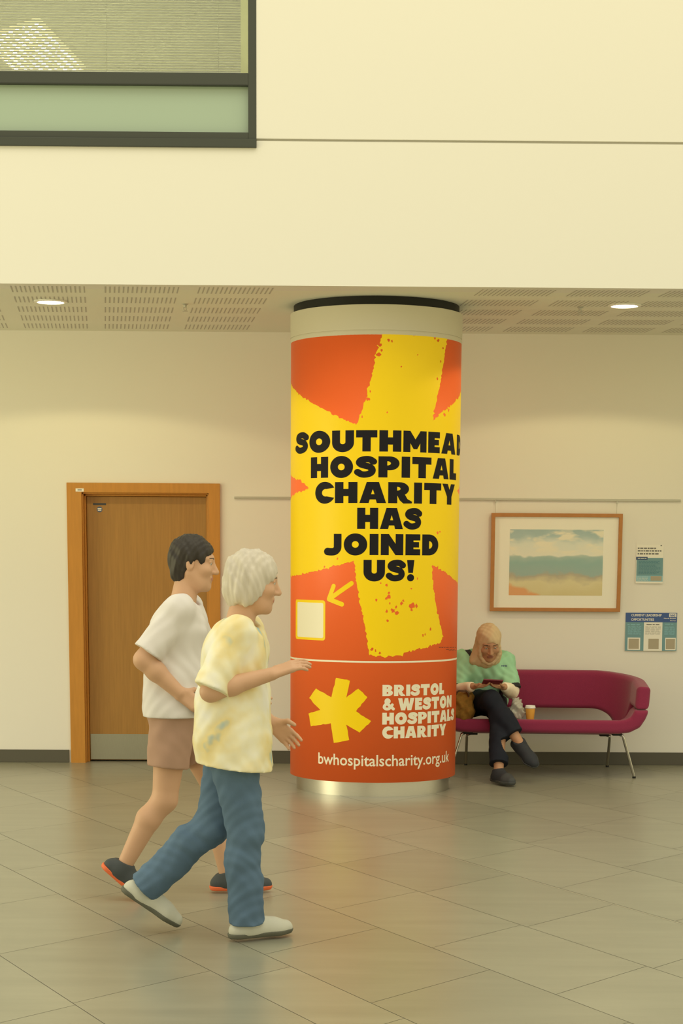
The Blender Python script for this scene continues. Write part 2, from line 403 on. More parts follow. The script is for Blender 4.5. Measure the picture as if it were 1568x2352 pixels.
# low ceiling with slotted acoustic panels
cb = MB().box(-9, BK+.22, SZ, 9, .25, SZ+.2)
for k in range(-9, 13):
    px = -.80+.595*k
    if k in (1, 2): continue
    for yy in (-2.18, -1.70, -1.215, -.74, -.29):
        if k < -4 or k > 8: continue
        for i in range(17):
            x = px+i*.0288; q = []
            for xx, y2 in ((x, yy-.14), (x+.0085, yy-.14), (x+.0085, yy+.14), (x, yy+.14)): q.append((xx-.118*(y2+2.18), y2, SZ-.0008))
            cb.add(q, [(0, 3, 2, 1)], 1)
oc = mesh_obj('ceiling', cb.v, cb.f, [M_ceil, M_slot], None, False, cb.m); oc['kind'] = 'structure'; oc['label'] = 'low painted ceiling with slotted acoustic panels'
# upper wall, split by a thin shadow joint level with the window sill
WX, WZ0, WZ1, WL = -.421, 4.104, 6.3, -4.6
JZ = 4.147
struct(MB().box(-9, BK, SZ, 9, BK+.22, WZ0).box(WX, BK, WZ0, 9, BK+.22, JZ-.007), 'wall_bulkhead', M_wall, 'cream wall band above the low ceiling')
struct(MB().box(WX, BK, JZ+.007, 9, BK+.22, 8.0).box(-9, BK, WZ0, WL, BK+.22, 8.0).box(WL, BK, WZ1, WX, BK+.22, 8.0), 'wall_upper', M_wall, 'tall cream upper wall beside the window', bevel=.003)
struct(MB().box(WX-.0, BK+.010, JZ-.02, 9, BK+.20, JZ+.02), 'trim_joint', M_joint, 'thin shadow joint along the upper wall')
# skirting
for nm, x0, x1 in (('baseboard_left', -9, -1.972), ('baseboard_right', -.773, 9)):
    struct(MB().box(x0, -.014, 0, x1, 0, .099), nm, M_base, 'dark brown vinyl skirting along the back wall', bevel=.003)

# ------------------------------------------------------------------ door
def door():
    d = empty('door_1', (-1.36, 0, 0), 'oak veneer door in an oak frame with steel kick plate', kind='structure')
    fr = MB()
    ox0, ox1, oz = -1.957, -.788, 2.149
    # architrave with mitred corners
    def arch(y0, y1, ix0, ix1, iz):
        for y in (y0,):
            pass
        v = [(ox0, y0, 0), (ix0, y0, 0), (ix0, y0, iz), (ox0, y0, oz), (ox1, y0, oz), (ix1, y0, iz), (ix1, y0, 0), (ox1, y0, 0)]
        v2 = [(a, y1, c) for a, b, c in v]
        fr.add(v+v2, [(0, 1, 2, 3), (3, 2, 5, 4), (4, 5, 6, 7), (9, 8, 11, 10)[::1], (0, 3, 11, 8), (3, 4, 12, 11), (4, 7, 15, 12), (1, 9, 10, 2), (2, 10, 13, 5), (5, 13, 14, 6)])
    arch(-.028, 0, DX0+.002, DX1-.002, DZ-.002)
    fr.build('door_frame', M_oak, d, bevel=.002)
    st = MB()
    st.box(DX0-.018, .0, 0, DX0+.012, .2, DZ+.015).box(DX1-.012, .0, 0, DX1+.018, .2, DZ+.015).box(DX0-.018, .0, DZ-.012, DX1+.018, .2, DZ+.018)
    st.box(DX0+.012, .05, 0, DX0+.024, .2, DZ-.012).box(DX1-.024, .05, 0, DX1-.012, .2, DZ-.012).box(DX0+.012, .05, DZ-.026, DX1-.012, .2, DZ-.012)
    st.build('door_stop', M_oak, d, bevel=.002)
    lf = MB().box(DX0+.026, .085, .012, DX1-.026, .13, DZ-.028).build('door_leaf', M_oak2, d, bevel=.002)
    kp = MB().box(DX0+.030, .0815, .016, DX1-.030, .085, .215).build('kick_plate', mat('kick_plate_steel', (.34, .33, .28), .38, metal=1.0, noise=.08, nscale=30, stretch=(12, 1, 1)), d)
    sg = MB().box(DX0+.075, .083, 1.985, DX0+.175, .085, 1.999, 0); sgo = sg.build('name_plate', mat('plate_black', (.03, .035, .05), .4), d)
    # round blue notice under the plate
    ns = MB(); c = (DX0+.125, .083, 1.952)
    n = 28; ns.add([(c[0]+.022*math.cos(2*math.pi*i/n), c[1], c[2]+.022*math.sin(2*math.pi*i/n)) for i in range(n)], [tuple(range(n))], 0)
    ns.add([(c[0]-.013, c[1]-.001, c[2]-.010), (c[0]+.013, c[1]-.001, c[2]-.010), (c[0]+.013, c[1]-.001, c[2]-.003), (c[0]-.013, c[1]-.001, c[2]-.003)], [(0, 1, 2, 3)], 1)
    ns.add([(c[0]-.015, c[1]-.001, c[2]+.001), (c[0]+.015, c[1]-.001, c[2]+.001), (c[0]+.015, c[1]-.001, c[2]+.009), (c[0]-.015, c[1]-.001, c[2]+.009)], [(0, 1, 2, 3)], 1)
    mesh_obj('door_notice', ns.v, ns.f, [mat('notice_blue', (.10, .13, .22), .4), M_white], d, False, ns.m)
    fl = MB().box(-1.887, -.0305, 2.082, -1.825, -.028, 2.106, 0).box(-1.872, -.031, 2.090, -1.84, -.0303, 2.099, 1)
    mesh_obj('number_label', fl.v, fl.f, [M_white, mat('label_grey', (.25, .25, .28), .5)], d, False, fl.m)
door()

# ------------------------------------------------------------------ window of the upper room
M_glass = bpy.data.materials.new('tinted_glass'); M_glass.use_nodes = True
def _glass():
    nt = M_glass.node_tree; nt.nodes.clear(); L = nt.links.new
    tr = nt.nodes.new('ShaderNodeBsdfTransparent'); tr.inputs[0].default_value = (.90, .91, .82, 1)
    gl = nt.nodes.new('ShaderNodeBsdfGlossy'); gl.inputs['Roughness'].default_value = .02
    fr = nt.nodes.new('ShaderNodeFresnel'); fr.inputs[0].default_value = 1.5
    mx = nt.nodes.new('ShaderNodeMixShader'); L(fr.outputs[0], mx.inputs[0]); L(tr.outputs[0], mx.inputs[1]); L(gl.outputs[0], mx.inputs[2])
    o = nt.nodes.new('ShaderNodeOutputMaterial'); L(mx.outputs[0], o.inputs[0])
_glass()
def window():
    wd = empty('window_1', ((WL+WX)/2, BK, WZ0), 'dark framed upper window with a green glass panel below a clear pane', kind='structure')
    f = MB(); y0, y1 = BK-.004, BK+.10
    f.box(WX-.049, y0, 4.150, WX, y1, WZ1).box(WL, y0, 4.150, WL+.049, y1, WZ1).box(WL, y0, 4.150, WX-.049, y1, 4.190)
    f.box(WL, y0, 4.468, WX-.049, y1, 4.538).box(WL, y0, WZ1-.06, WX-.049, y1, WZ1).box(-2.74, y0, 4.150, -2.68, y1, WZ1)
    f.build('window_frame', M_anod, wd, bevel=.003)
    bd = MB().box(WL, y0-.001, 4.4655, WX-.049, y0+.004, 4.4705).build('glazing_bead', mat('bead', (.02, .022, .018), .5), wd)
    MB().box(WL, BK-.022, 4.098, WX+.002, BK+.10, 4.149).build('window_sill', M_anod, wd, bevel=.003)
    MB().box(WL+.04, BK+.045, 4.53, WX-.04, BK+.051, WZ1-.05).build('glass_pane', M_glass, wd)
    g = mat('green_back_painted_glass', S(182, 196, 148, .78), 0.25, spec=.5, coat=.6)
    MB().box(WL+.04, BK+.045, 4.18, WX-.04, BK+.055, 4.475).build('opaque_panel', g, wd)
window()
def upper_room():
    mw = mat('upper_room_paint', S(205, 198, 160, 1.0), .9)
    struct(MB().box(WL-.4, 2.6, SZ+.2, .3, 2.7, 6.6), 'wall_upper_room_back', mw, 'pale wall of the room behind the upper window')
    struct(MB().box(.3, BK+.22, SZ+.2, .4, 2.7, 6.6).box(WL-.5, BK+.22, SZ+.2, WL-.4, 2.7, 6.6), 'wall_upper_room_side', mw, 'side walls of the room behind the upper window')
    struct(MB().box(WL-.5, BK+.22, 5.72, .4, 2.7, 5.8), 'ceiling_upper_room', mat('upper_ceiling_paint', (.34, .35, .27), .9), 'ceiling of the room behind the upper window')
    struct(MB().box(WL-.5, BK+.22, SZ+.2, .4, 2.7, SZ+.26), 'floor_upper_room', mw, 'floor of the room behind the upper window')
    # slatted blind
    b = MB(); z = 4.56
    while z < 6.15:
        b.add([(WL+.08, BK+.115, z+.0024), (WX-.10, BK+.115, z+.0024), (WX-.10, BK+.140, z-.0024), (WL+.08, BK+.140, z-.0024)], [(0, 1, 2, 3)]); z += .0155
    ms = mat('blind_slat', S(205, 198, 170, 1.05), .5)
    bl = empty('venetian_blind', (-2.5, BK+.13, 6.16), 'fine slatted pale blind hanging behind the upper window glass', 'blind')
    so = mesh_obj('slats', b.v, b.f, ms, bl); sd = so.modifiers.new('thickness', 'SOLIDIFY'); sd.thickness = .0006
    MB().box(WL+.07, BK+.10, 6.15, WX-.09, BK+.155, 6.20).build('head_rail', ms, bl)
    for x in (-4.0, -3.0, -2.2, -1.35, -.66): MB().tube([(x, BK+.1275, 4.55), (x, BK+.1275, 6.16)], .0012, 6).build('ladder_cord', ms, bl)
    # recessed louvre light seen through the blind
    zc = 5.70; A, B, C = [on_plane(*p, 2, zc) for p in ((-45, 92), (88, 46), (195, 157))]
    e1, e2 = B-A, C-B; l = empty('ceiling_light', tuple((A+C)/2), 'bright slanted louvre light panel glowing behind the upper window', 'ceiling light')
    h = MB(); P = [A, B, C, A+e2]; ct = (A+C)/2
    P = [ct+(p-ct)*1.02 for p in P]
    h.add([tuple(p) for p in P]+[tuple(p+np.array([0, 0, .02])) for p in P], [(0, 1, 2, 3), (7, 6, 5, 4), (0, 4, 5, 1), (1, 5, 6, 2), (2, 6, 7, 3), (3, 7, 4, 0)])
    h.build('housing', emit('louvre_glow', (1, .80, .42), 1.6), l)
    d = MB(); na, nb = 9, 15
    for i in range(na):
        for j in range(nb):
            o = A+e1*(i+.5)/na+e2*(j+.5)/nb-np.array([0, 0, .004]); d.add([tuple(o+e1*.30/na*math.cos(q*math.pi/5)+e2*.30/nb*math.sin(q*math.pi/5)) for q in range(10)], [tuple(range(10))])
    d.build('lamp_cell', emit('lamp_cells', (1, .93, .75), 30.0), l)
upper_room()
area('upper_room_fill', (-2.2, .6, 5.68), (2.5, 1.5), 230, (0, 0, 0), (1, .92, .58))  # added unseen area light that brightens the blind and the room behind the pane

# ------------------------------------------------------------------ ceiling fittings
E_lamp = emit('lamp_warm', (1, .90, .62), 16)
def downlight(x, y, label, energy=35, tilt=0.0):
    d = empty('downlight', (x, y, SZ), label, 'downlight', 'round downlights in the low ceiling')
    t = MB().lathe([(.112, -.0005), (.112, -.006), (.090, -.010), (.086, -.004), (.086, .0)], (x, y, SZ), 48, cap=False); t.build('trim_ring', M_white, d, True)
    MB().lathe([(.0, -.003), (.086, -.003)], (x, y, SZ), 48, cap=False).build('lamp_lens', E_lamp, d)
    MB().lathe([(.0, -.0045), (.045, -.0045), (.052, -.003)], (x, y, SZ), 36, cap=False).build('reflector', emit('lamp_core', (1, .86, .55), 5), d)
    l = bpy.data.lights.new('downlight_beam', 'SPOT'); l.energy = energy; l.color = (1, .84, .42); l.spot_size = math.radians(145); l.spot_blend = .10; l.shadow_soft_size = .05
    o = bpy.data.objects.new('downlight_beam', l); COL.objects.link(o); o.parent = d; o.location = (0, 0, -.02); o.rotation_euler = (0, tilt, 0)
downlight(-1.822, -1.62, 'round glowing downlight in the ceiling above the oak door')
downlight(2.01, -1.64, 'round glowing downlight in the ceiling above the framed picture')
def sprinkler(x, y, label):
    s = empty('sprinkler', (x, y, SZ), label, 'sprinkler', 'sprinkler heads in the low ceiling')
    MB().lathe([(.021, -.0005), (.021, -.004), (.012, -.008), (.009, -.022)], (x, y, SZ), 20).build('body', M_alu, s, True)
    m = MB()
    for k in (-1, 1): m.tube([(x+k*.008, y, SZ-.02), (x+k*.011, y, SZ-.034), (x+k*.003, y, SZ-.046)], .0025, 8)
    m.build('arm', M_alu, s, True)
    MB().lathe([(.006, -.044), (.019, -.046), (.019, -.0485), (.004, -.049)], (x, y, SZ), 20).build('deflector', M_alu, s, True)
sprinkler(-.931, -1.542, 'small metal sprinkler head in the ceiling left of the column')
sprinkler(1.728, -1.538, 'small metal sprinkler head in the ceiling right of the column')

# ------------------------------------------------------------------ the wrapped column
CX, CY, CRAD = .35845, -1.44501, .57958
_u = vn([CAM[0]-CX, CAM[1]-CY]); _t = np.array([-_u[1], _u[0]])
if _t[0] < 0: _t = -_t
def cyl_pt(s, z, off=0.0):
    a = s/CRAD; p = np.array([CX, CY])+(CRAD+off)*(_u*math.cos(a)+_t*math.sin(a)); return (p[0], p[1], z)
def px_cyl(x, y):
    d = ray(x, y); o = CAM[:2]-np.array([CX, CY]); A = d[:2]@d[:2]; B = o@d[:2]; Cc = o@o-CRAD**2; D = B*B-A*Cc
    t = (-B-math.sqrt(max(D, 0)))/A; p = CAM+t*d; q = p[:2]-np.array([CX, CY]); return (CRAD*math.atan2(q@_t, q@_u), p[2])
def pxs(L): return [px_cyl(*p) for p in L]
def wrap(mb, solids, holes, off, m=0):
    P, T = fill(solids, holes, .02); mb.add([cyl_pt(a, b, off) for a, b in P], [tuple(t) for t in T], m)
def rough(poly, amp, step=.012, skip=()):
    out = []
    for i in range(len(poly)):
        a, b = np.array(poly[i]), np.array(poly[(i+1) % len(poly)]); L = np.hypot(*(b-a)); n = max(1, int(L/step)); nn = np.array([-(b-a)[1], (b-a)[0]])/max(L, 1e-9)
        am = 0 if i in skip else amp
        for k in range(n):
            j = 0 if k == 0 else random.gauss(0, am)
            out.append(tuple(a+(b-a)*(k+random.uniform(-.3, .3)*(k > 0))/n+nn*j))
    return out
def column():
    c = empty('advertising_column', (CX, CY, 0), 'round column wrapped in an orange and yellow charity poster', 'column', kind='thing')
    Zt, Zs, Zb = 3.0416, .9112, .0997
    O = (CX, CY, 0)
    MB().lathe([(CRAD*.925, .0), (CRAD*.925, Zb+.01)], O, 128).build('base_ring', M_steel, c, True)
    MB().lathe([(CRAD-.012, Zt-.05), (CRAD+.004, Zt+.001), (CRAD+.004, Zt+.013), (CRAD+.0005, Zt+.014), (CRAD+.0005, Zt+.018), (CRAD+.004, Zt+.019), (CRAD+.004, 3.220), (CRAD-.03, 3.222)], O, 128).build('cap', mat('column_cap', (.60, .56, .46), .6), c, True)
    MB().lathe([(CRAD*.968, 3.215), (CRAD*.968, SZ-.001)], O, 128).build('shadow_gap_ring', M_black, c, True)
    orange = mat('poster_orange', (.95, .155, .034), .42, spec=.35); yellow = mat('poster_yellow', (.95, .66, .001), .42, spec=.3)
    cream = mat('poster_cream', (.86, .80, .64), .4)
    wr = MB()
    wr.lathe([(CRAD-.02, Zb-.001), (CRAD, Zb), (CRAD, Zt), (CRAD-.02, Zt+.001)], O, 160, 0)
    # big brushed star
    E_ = -.98; Er = .99
    star = [(876, 764.2)]
    poly = pxs([(876, 766), (866, 805), (856, 850), (843, 905), (830, 945), (817, 976), (760, 948), (712, 923)])
    a, b = poly[-2], poly[-1]; sl = (b[1]-a[1])/(b[0]-a[0]); zl = lambda s: b[1]+sl*(s-b[0])
    p697, p675 = px_cyl(700, 1313), px_cyl(813, 1288)
    t1, t2, t3 = px_cyl(710, 1121), px_cyl(692, 1104), px_cyl(690, 1130)
    lo_ = px_cyl(720, 1313)
    poly += [(E_, zl(E_)), (E_-.05, zl(E_)-.3), (E_, t2[1]+.065), t2, t1, t3, (E_, t3[1]-.055), (E_-.05, lo_[1]+.2), (E_, lo_[1]-.045)]
    poly += pxs([(690, 1320), (720, 1313), (760, 1302), (813, 1288), (818, 1330), (823, 1372), (834, 1418), (843, 1468), (848, 1505), (880, 1509), (905, 1507), (960, 1490), (1012, 1476), (1018, 1462), (1009, 1432), (1001, 1390), (994, 1345), (992, 1298), (1020, 1313)])
    q = px_cyl(1040, 1329); r0 = px_cyl(1020, 1313); sr = (q[1]-r0[1])/(q[0]-r0[0])
    poly += [q, (px_cyl(1050, 1338)[0], px_cyl(1050, 1338)[1]), (Er, px_cyl(1050, 1338)[1]-.05)]
    k = px_cyl(1049, 1127)
    poly += [(Er+.05, k[1]-.30), (Er, k[1]-.07), (k[0], k[1]), (Er, k[1]+.07), (Er+.05, k[1]+.3)]
    q1, q0 = px_cyl(1010, 950), px_cyl(1037, 930); s2 = (q0[1]-q1[1])/(q0[0]-q1[0])
    poly += [(Er, q0[1]+s2*(Er-q0[0])), q0, q1]+pxs([(993, 968), (1000, 930), (1009, 890), (1017, 840), (1027, 770)])
    top = [i for i in range(len(poly))][-1]
    poly = [(s, min(z, Zt-.0005)) for s, z in poly]
    flecks = []
    def fleck(x, y, r, el=1.0, n=9):
        s, z = px_cyl(x, y); r = r/325
        flecks.append([(s+r*el*random.uniform(.45, 1.2)*math.cos(2*math.pi*i/n), z+r*random.uniform(.45, 1.2)*math.sin(2*math.pi*i/n)) for i in range(n)])
    for x, y, r in ((872, 792, 4), (876, 805, 4), (869, 815, 5), (892, 781, 4), (900, 784, 3), (950, 770, 3), (998, 776, 5), (1006, 782, 4), (840, 900, 5), (850, 899, 3), (845, 917, 4), (838, 903, 3), (921, 842, 2), (959, 815, 2), (889, 947, 2), (831, 957, 3),
                    (888, 1344, 4), (874, 1339, 2), (892, 1372, 6), (887, 1375, 4), (893, 1362, 4), (864, 1378, 4), (895, 1386, 3), (909, 1394, 4), (922, 1386, 5), (926, 1380, 3), (947, 1391, 8), (956, 1392, 5), (945, 1401, 4), (902, 1403, 6), (911, 1408, 5), (888, 1404, 4), (890, 1425, 3), (988, 1445, 5), (971, 1459, 4), (976, 1457, 3),
                    (944, 1352, 2), (958, 1329, 3), (854, 1491, 4), (862, 1494, 4), (872, 1500, 3), (1004, 1224, 4), (1010, 1221, 3), (775, 1283, 3), (745, 1302, 3), (1004, 870, 3), (1012, 830, 3), (1017, 800, 3), (996, 955, 3), (1030, 942, 4), (1020, 952, 4)):
        fleck(x, y, r, random.uniform(.6, 1.2))
    n0 = len(poly)
    wrap(wr, [rough(poly, .0042, .011, skip={n0-1})], flecks, .0005, 1)
    # arrow and blank code panel
    for st in (stroke([px_cyl(807, 1340), px_cyl(758, 1375)], .031, 1, True), stroke([px_cyl(766, 1346), px_cyl(755, 1376), px_cyl(785, 1388)], .031, 1, True)): wrap(wr, st, [], .0006, 1)
    def rrect(x0, y0, x1, y1, r):
        p, q = px_cyl(x0, y1), px_cyl(x1, y0); o = []
        for cx, cy, a in ((q[0]-r, q[1]-r, 0), (p[0]+r, q[1]-r, HP), (p[0]+r, p[1]+r, 2*HP), (q[0]-r, p[1]+r, 3*HP)):
            o += [(cx+r*math.cos(a+HP*i/6), cy+r*math.sin(a+HP*i/6)) for i in range(7)]
        return o
    wrap(wr, [rrect(679, 1379, 747, 1467, .02)], [], .0006, 1); wrap(wr, [rrect(683, 1385, 742.5, 1462, .012)], [], .0010, 2)
    # joint line between the two printed sheets
    wr.lathe([(CRAD+.0008, Zs-.006), (CRAD+.0008, Zs+.006)], O, 160, 2, cap=False)
    wr.lathe([(CRAD+.0006, Zt-.004), (CRAD+.0006, Zt-.0002)], O, 160, 2, cap=False)
    # logo star
    z4 = lambda L: pxs([(640+a/3.409, 1200+b/3.409) for a, b in L])
    wrap(wr, [rough(z4([(448, 1216), (557, 1240), (528, 1372), (622, 1302), (694, 1368), (605, 1478), (722, 1555), (632, 1645), (527, 1582), (551, 1703), (430, 1726), (408, 1572), (252, 1597), (233, 1497), (325, 1468), (238, 1375), (292, 1300), (412, 1368)]), .0016, .02)], [], .0006, 1)
    wo = mesh_obj('poster_wrap', wr.v, wr.f, [orange, yellow, cream], c, True, wr.m)
    # headline: six lines of heavy capitals
    rows = [('HOSPITAL', 714, 1047, 1048), ('CHARITY', 724, 1043, 1107), ('HAS', 820, 967, 1166.5), ('JOINED', 751, 1006, 1226.5), ('US!', 834.5, 950.5, 1286)]
    H = None; lines = []
    for t, x0, x1, yt in rows:
        xm = (x0+x1)/2; s0, s1 = px_cyl(x0, yt+24)[0], px_cyl(x1, yt+24)[0]; zt, zb = px_cyl(870, yt)[1], px_cyl(870, yt+48.5)[1]; lines.append((t, s0, s1, zb, zt-zb))
    s0, sm = px_cyl(680, 1012)[0], px_cyl(926, 1012)[0]; zt, zb = px_cyl(870, 988)[1], px_cyl(870, 1037)[1]
    mb = MB(); kw = None
    for ch, xp in zip('SOUTHMEAD', (680, 710.5, 762.5, 817.5, 871, 926, 983, 1014, 1048.5)):
        so_ = px_cyl(xp, 1012)[0]; nx = {'S': 710.5, 'O': 762.5, 'U': 817.5, 'T': 871, 'H': 926, 'M': 983, 'E': 1014, 'A': 1048.5}.get(ch)
        wd = (px_cyl(nx, 1012)[0]-so_)-(.034 if ch == 'A' else .02 if ch == 'E' else .014) if nx else .15
        for so, ho in word(ch, so_, so_+wd, zb, zt-zb): wrap(mb, so, ho, .0011)
    mesh_obj('headline_lettering', mb.v, mb.f, M_ink, c, True)['label'] = 'heavy dark capitals reading SOUTHMEAD'
    for t, a, b, z, h in lines:
        mb = MB()
        for so, ho in word(t, a, b, z, h): wrap(mb, so, ho, .0011)
        mesh_obj('headline_lettering', mb.v, mb.f, M_ink, c, True)['label'] = 'heavy dark capitals reading '+t
    # logo text
    for t, x0, x1, yt, yb in (('BRISTOL', 878, 1019, 1573, 1599), ('& WESTON', 877.5, 1036, 1604, 1632), ('HOSPITALS', 877.5, 1041.5, 1637, 1664), ('CHARITY', 877.5, 1023, 1669, 1696)):
        mb = MB(); a, b = px_cyl(x0, (yt+yb)/2)[0], px_cyl(x1, (yt+yb)/2)[0]; zt, zb = px_cyl(900, yt)[1], px_cyl(900, yb)[1]
        for so, ho in word(t, a, b, zb, zt-zb, gap=.09, space=.25): wrap(mb, so, ho, .0011)
        mesh_obj('logo_lettering', mb.v, mb.f, cream, c, True)['label'] = 'cream capitals reading '+t
    # web address
    V, T = text_mesh('bwhospitalscharity.org.uk', 1.0, .013)
    a, b = px_cyl(731, 1748)[0], px_cyl(1030, 1748)[0]; k = (b-a)/V[:, 0].max(); zb = px_cyl(870, 1759.5)[1]
    zt = px_cyl(870, 1734)[1]; kz = (zt-zb)/V[:, 1].max()
    bm = bmesh.new(); vs = [bm.verts.new((a+p[0]*k, 0, zb+p[1]*kz)) for p in V]
    for t in T:
        try: bm.faces.new([vs[i] for i in t])
        except ValueError: pass
    x = a
    while x < b:
        bmesh.ops.bisect_plane(bm, geom=bm.verts[:]+bm.edges[:]+bm.faces[:], plane_co=(x, 0, 0), plane_no=(1, 0, 0)); x += .02
    bm.verts.index_update(); VV = [cyl_pt(v.co.x, v.co.z, .0011) for v in bm.verts]; FF = [tuple(v.index for v in f.verts) for f in bm.faces]; bm.free()
    mesh_obj('web_address', VV, FF, cream, c, True)['label'] = 'small cream lettering of the web address'
    sm_ = MB()
    for y, x0, x1 in ((1487, 1008, 1046), (1491.5, 1024, 1044), (1494, 1030, 1047)):
        x = x0
        while x < x1-2:
            wl = random.uniform(3, 7); p, q = px_cyl(x, y+.8), px_cyl(min(x+wl, x1), y-.8); wrap(sm_, [rect(p[0], p[1], q[0], q[1])], [], .0011); x += wl+1.6
    mesh_obj('small_print', sm_.v, sm_.f, mat('small_print_ink', (.20, .03, .012), .5), c)
column()

# ------------------------------------------------------------------ wall pieces
rl = MB().box(-.678, -.016, 2.036, 2.746, 0, 2.052).box(-.678, -.020, 2.036, 2.746, -.016, 2.040).build('picture_rail', M_alu, None, bevel=.001)
tag(rl, 'slim grey picture hanging rail fixed along the back wall', 'picture rail')
def picture():
    x0, x1, z0, z1 = 1.294, 2.300, 1.193, 1.940
    p = empty('framed_picture', ((x0+x1)/2, -.01, (z0+z1)/2), 'large wooden framed harbour coloured watercolour print hanging above the purple sofa', 'picture')
    fw = .028; f = MB(); y0, y1 = -.045, -.012
    v = []
    for (a, b, c, d) in ((x0, z0, x1, z1), (x0+fw, z0+fw, x1-fw, z1-fw)):
        v += [(a, b), (c, b), (c, d), (a, d)]
    V = [(a, y0, c) for a, c in v]+[(a, y1, c) for a, c in v]
    F = []
    for i in range(4):
        j = (i+1) % 4; F += [(i, j, 4+j, 4+i), (8+j, 8+i, 12+i, 12+j), (i, 8+i, 8+j, j), (4+i, 4+j, 12+j, 12+i)]
    f.add(V, F); f.build('picture_frame', mat('picture_oak', S(150, 96, 38, 1.5), .45, noise=.15, nscale=20), p, bevel=.002)
    MB().box(x0+fw, -.026, z0+fw, x1-fw, -.014, z1-fw).build('mount', mat('mount_board', (.86, .84, .78), .85), p)
    m = bpy.data.materials.new('watercolour'); m.use_nodes = True; nt = m.node_tree; L = nt.links.new; b = nt.nodes['Principled BSDF']; b.inputs['Roughness'].default_value = .8
    tc = nt.nodes.new('ShaderNodeTexCoord'); sp = nt.nodes.new('ShaderNodeSeparateXYZ'); L(tc.outputs['Generated'], sp.inputs[0])
    n = nt.nodes.new('ShaderNodeTexNoise'); n.inputs['Scale'].default_value = 4; n.inputs['Detail'].default_value = 5; L(tc.outputs['Generated'], n.inputs['Vector'])
    a = nt.nodes.new('ShaderNodeMath'); a.operation = 'MULTIPLY_ADD'; a.inputs[1].default_value = .30; L(n.outputs['Fac'], a.inputs[0]); L(sp.outputs['Z'], a.inputs[2])
    a2 = nt.nodes.new('ShaderNodeMath'); a2.operation = 'SUBTRACT'; L(a.outputs[0], a2.inputs[0]); a2.inputs[1].default_value = .15
    cr = nt.nodes.new('ShaderNodeValToRGB'); L(a2.outputs[0], cr.inputs[0]); e = cr.color_ramp.elements
    stops = [(0, (.62, .52, .26)), (.20, (.68, .60, .36)), (.29, (.40, .35, .28)), (.33, (.26, .40, .42)), (.50, (.22, .40, .42)), (.60, (.34, .48, .48)), (.63, (.78, .77, .70)), (.78, (.70, .74, .70)), (.90, (.36, .50, .55)), (1, (.30, .44, .50))]
    e[0].position = 0; e[0].color = (*stops[0][1], 1); e[1].position = 1; e[1].color = (*stops[-1][1], 1)
    for ps, cc in stops[1:-1]:
        q = e.new(ps); q.color = (*cc, 1)
    # warm ground patch to the lower left
    ma = nt.nodes.new('ShaderNodeMath'); ma.operation = 'MULTIPLY_ADD'; ma.inputs[1].default_value = .45; L(sp.outputs['X'], ma.inputs[0]); L(a2.outputs[0], ma.inputs[2])
    lt = nt.nodes.new('ShaderNodeMapRange'); lt.inputs[1].default_value = .20; lt.inputs[2].default_value = .14; L(ma.outputs[0], lt.inputs[0])
    mx = nt.nodes.new('ShaderNodeMix'); mx.data_type = 'RGBA'; L(lt.outputs[0], mx.inputs[0]); L(cr.outputs[0], mx.inputs[6]); mx.inputs[7].default_value = (.72, .30, .09, 1)
    # cream cloud blots
    n2 = nt.nodes.new('ShaderNodeTexNoise'); n2.inputs['Scale'].default_value = 5; n2.inputs['Detail'].default_value = 3; mp = nt.nodes.new('ShaderNodeMapping'); mp.inputs['Location'].default_value = (3, 0, 1); mp.inputs['Scale'].default_value = (.8, 1, 1.6)
    L(tc.outputs['Generated'], mp.inputs[0]); L(mp.outputs[0], n2.inputs['Vector'])
    r2 = nt.nodes.new('ShaderNodeMapRange'); r2.inputs[1].default_value = .48; r2.inputs[2].default_value = .60; L(n2.outputs['Fac'], r2.inputs[0])
    up = nt.nodes.new('ShaderNodeMapRange'); up.inputs[1].default_value = .58; up.inputs[2].default_value = .68; L(sp.outputs['Z'], up.inputs[0])
    mm = nt.nodes.new('ShaderNodeMath'); mm.operation = 'MULTIPLY'; L(r2.outputs[0], mm.inputs[0]); L(up.outputs[0], mm.inputs[1])
    mx2 = nt.nodes.new('ShaderNodeMix'); mx2.data_type = 'RGBA'; L(mm.outputs[0], mx2.inputs[0]); L(mx.outputs[2], mx2.inputs[6]); mx2.inputs[7].default_value = (.82, .78, .66, 1)
    L(mx2.outputs[2], b.inputs['Base Color'])
    A, B = on_plane(1168, 1367, 1, -.027), on_plane(1386, 1217, 1, -.027)
    MB().box(A[0], -.0275, A[2], B[0], -.026, B[2]).build('watercolour_print', m, p)
    MB().box(x0+fw, -.0345, z0+fw, x1-fw, -.033, z1-fw).build('picture_glass', M_pglass, p)
    for x in (x0+.03, x1-.045):
        MB().tube([(x, -.018, 2.045), (x, -.018, z1-.03)], .0012, 8).box(x-.004, -.024, 1.955+.06, x+.004, -.016, 2.036).build('hanging_wire', M_alu, p)
M_pglass = bpy.data.materials.new('picture_glass'); M_pglass.use_nodes = True
def _pg():
    nt = M_pglass.node_tree; nt.nodes.clear(); L = nt.links.new
    tr = nt.nodes.new('ShaderNodeBsdfTransparent'); gl = nt.nodes.new('ShaderNodeBsdfGlossy'); gl.inputs['Roughness'].default_value = .05
    mx = nt.nodes.new('ShaderNodeMixShader'); mx.inputs[0].default_value = .04; L(tr.outputs[0], mx.inputs[1]); L(gl.outputs[0], mx.inputs[2])
    o = nt.nodes.new('ShaderNodeOutputMaterial'); L(mx.outputs[0], o.inputs[0])
_pg(); picture()

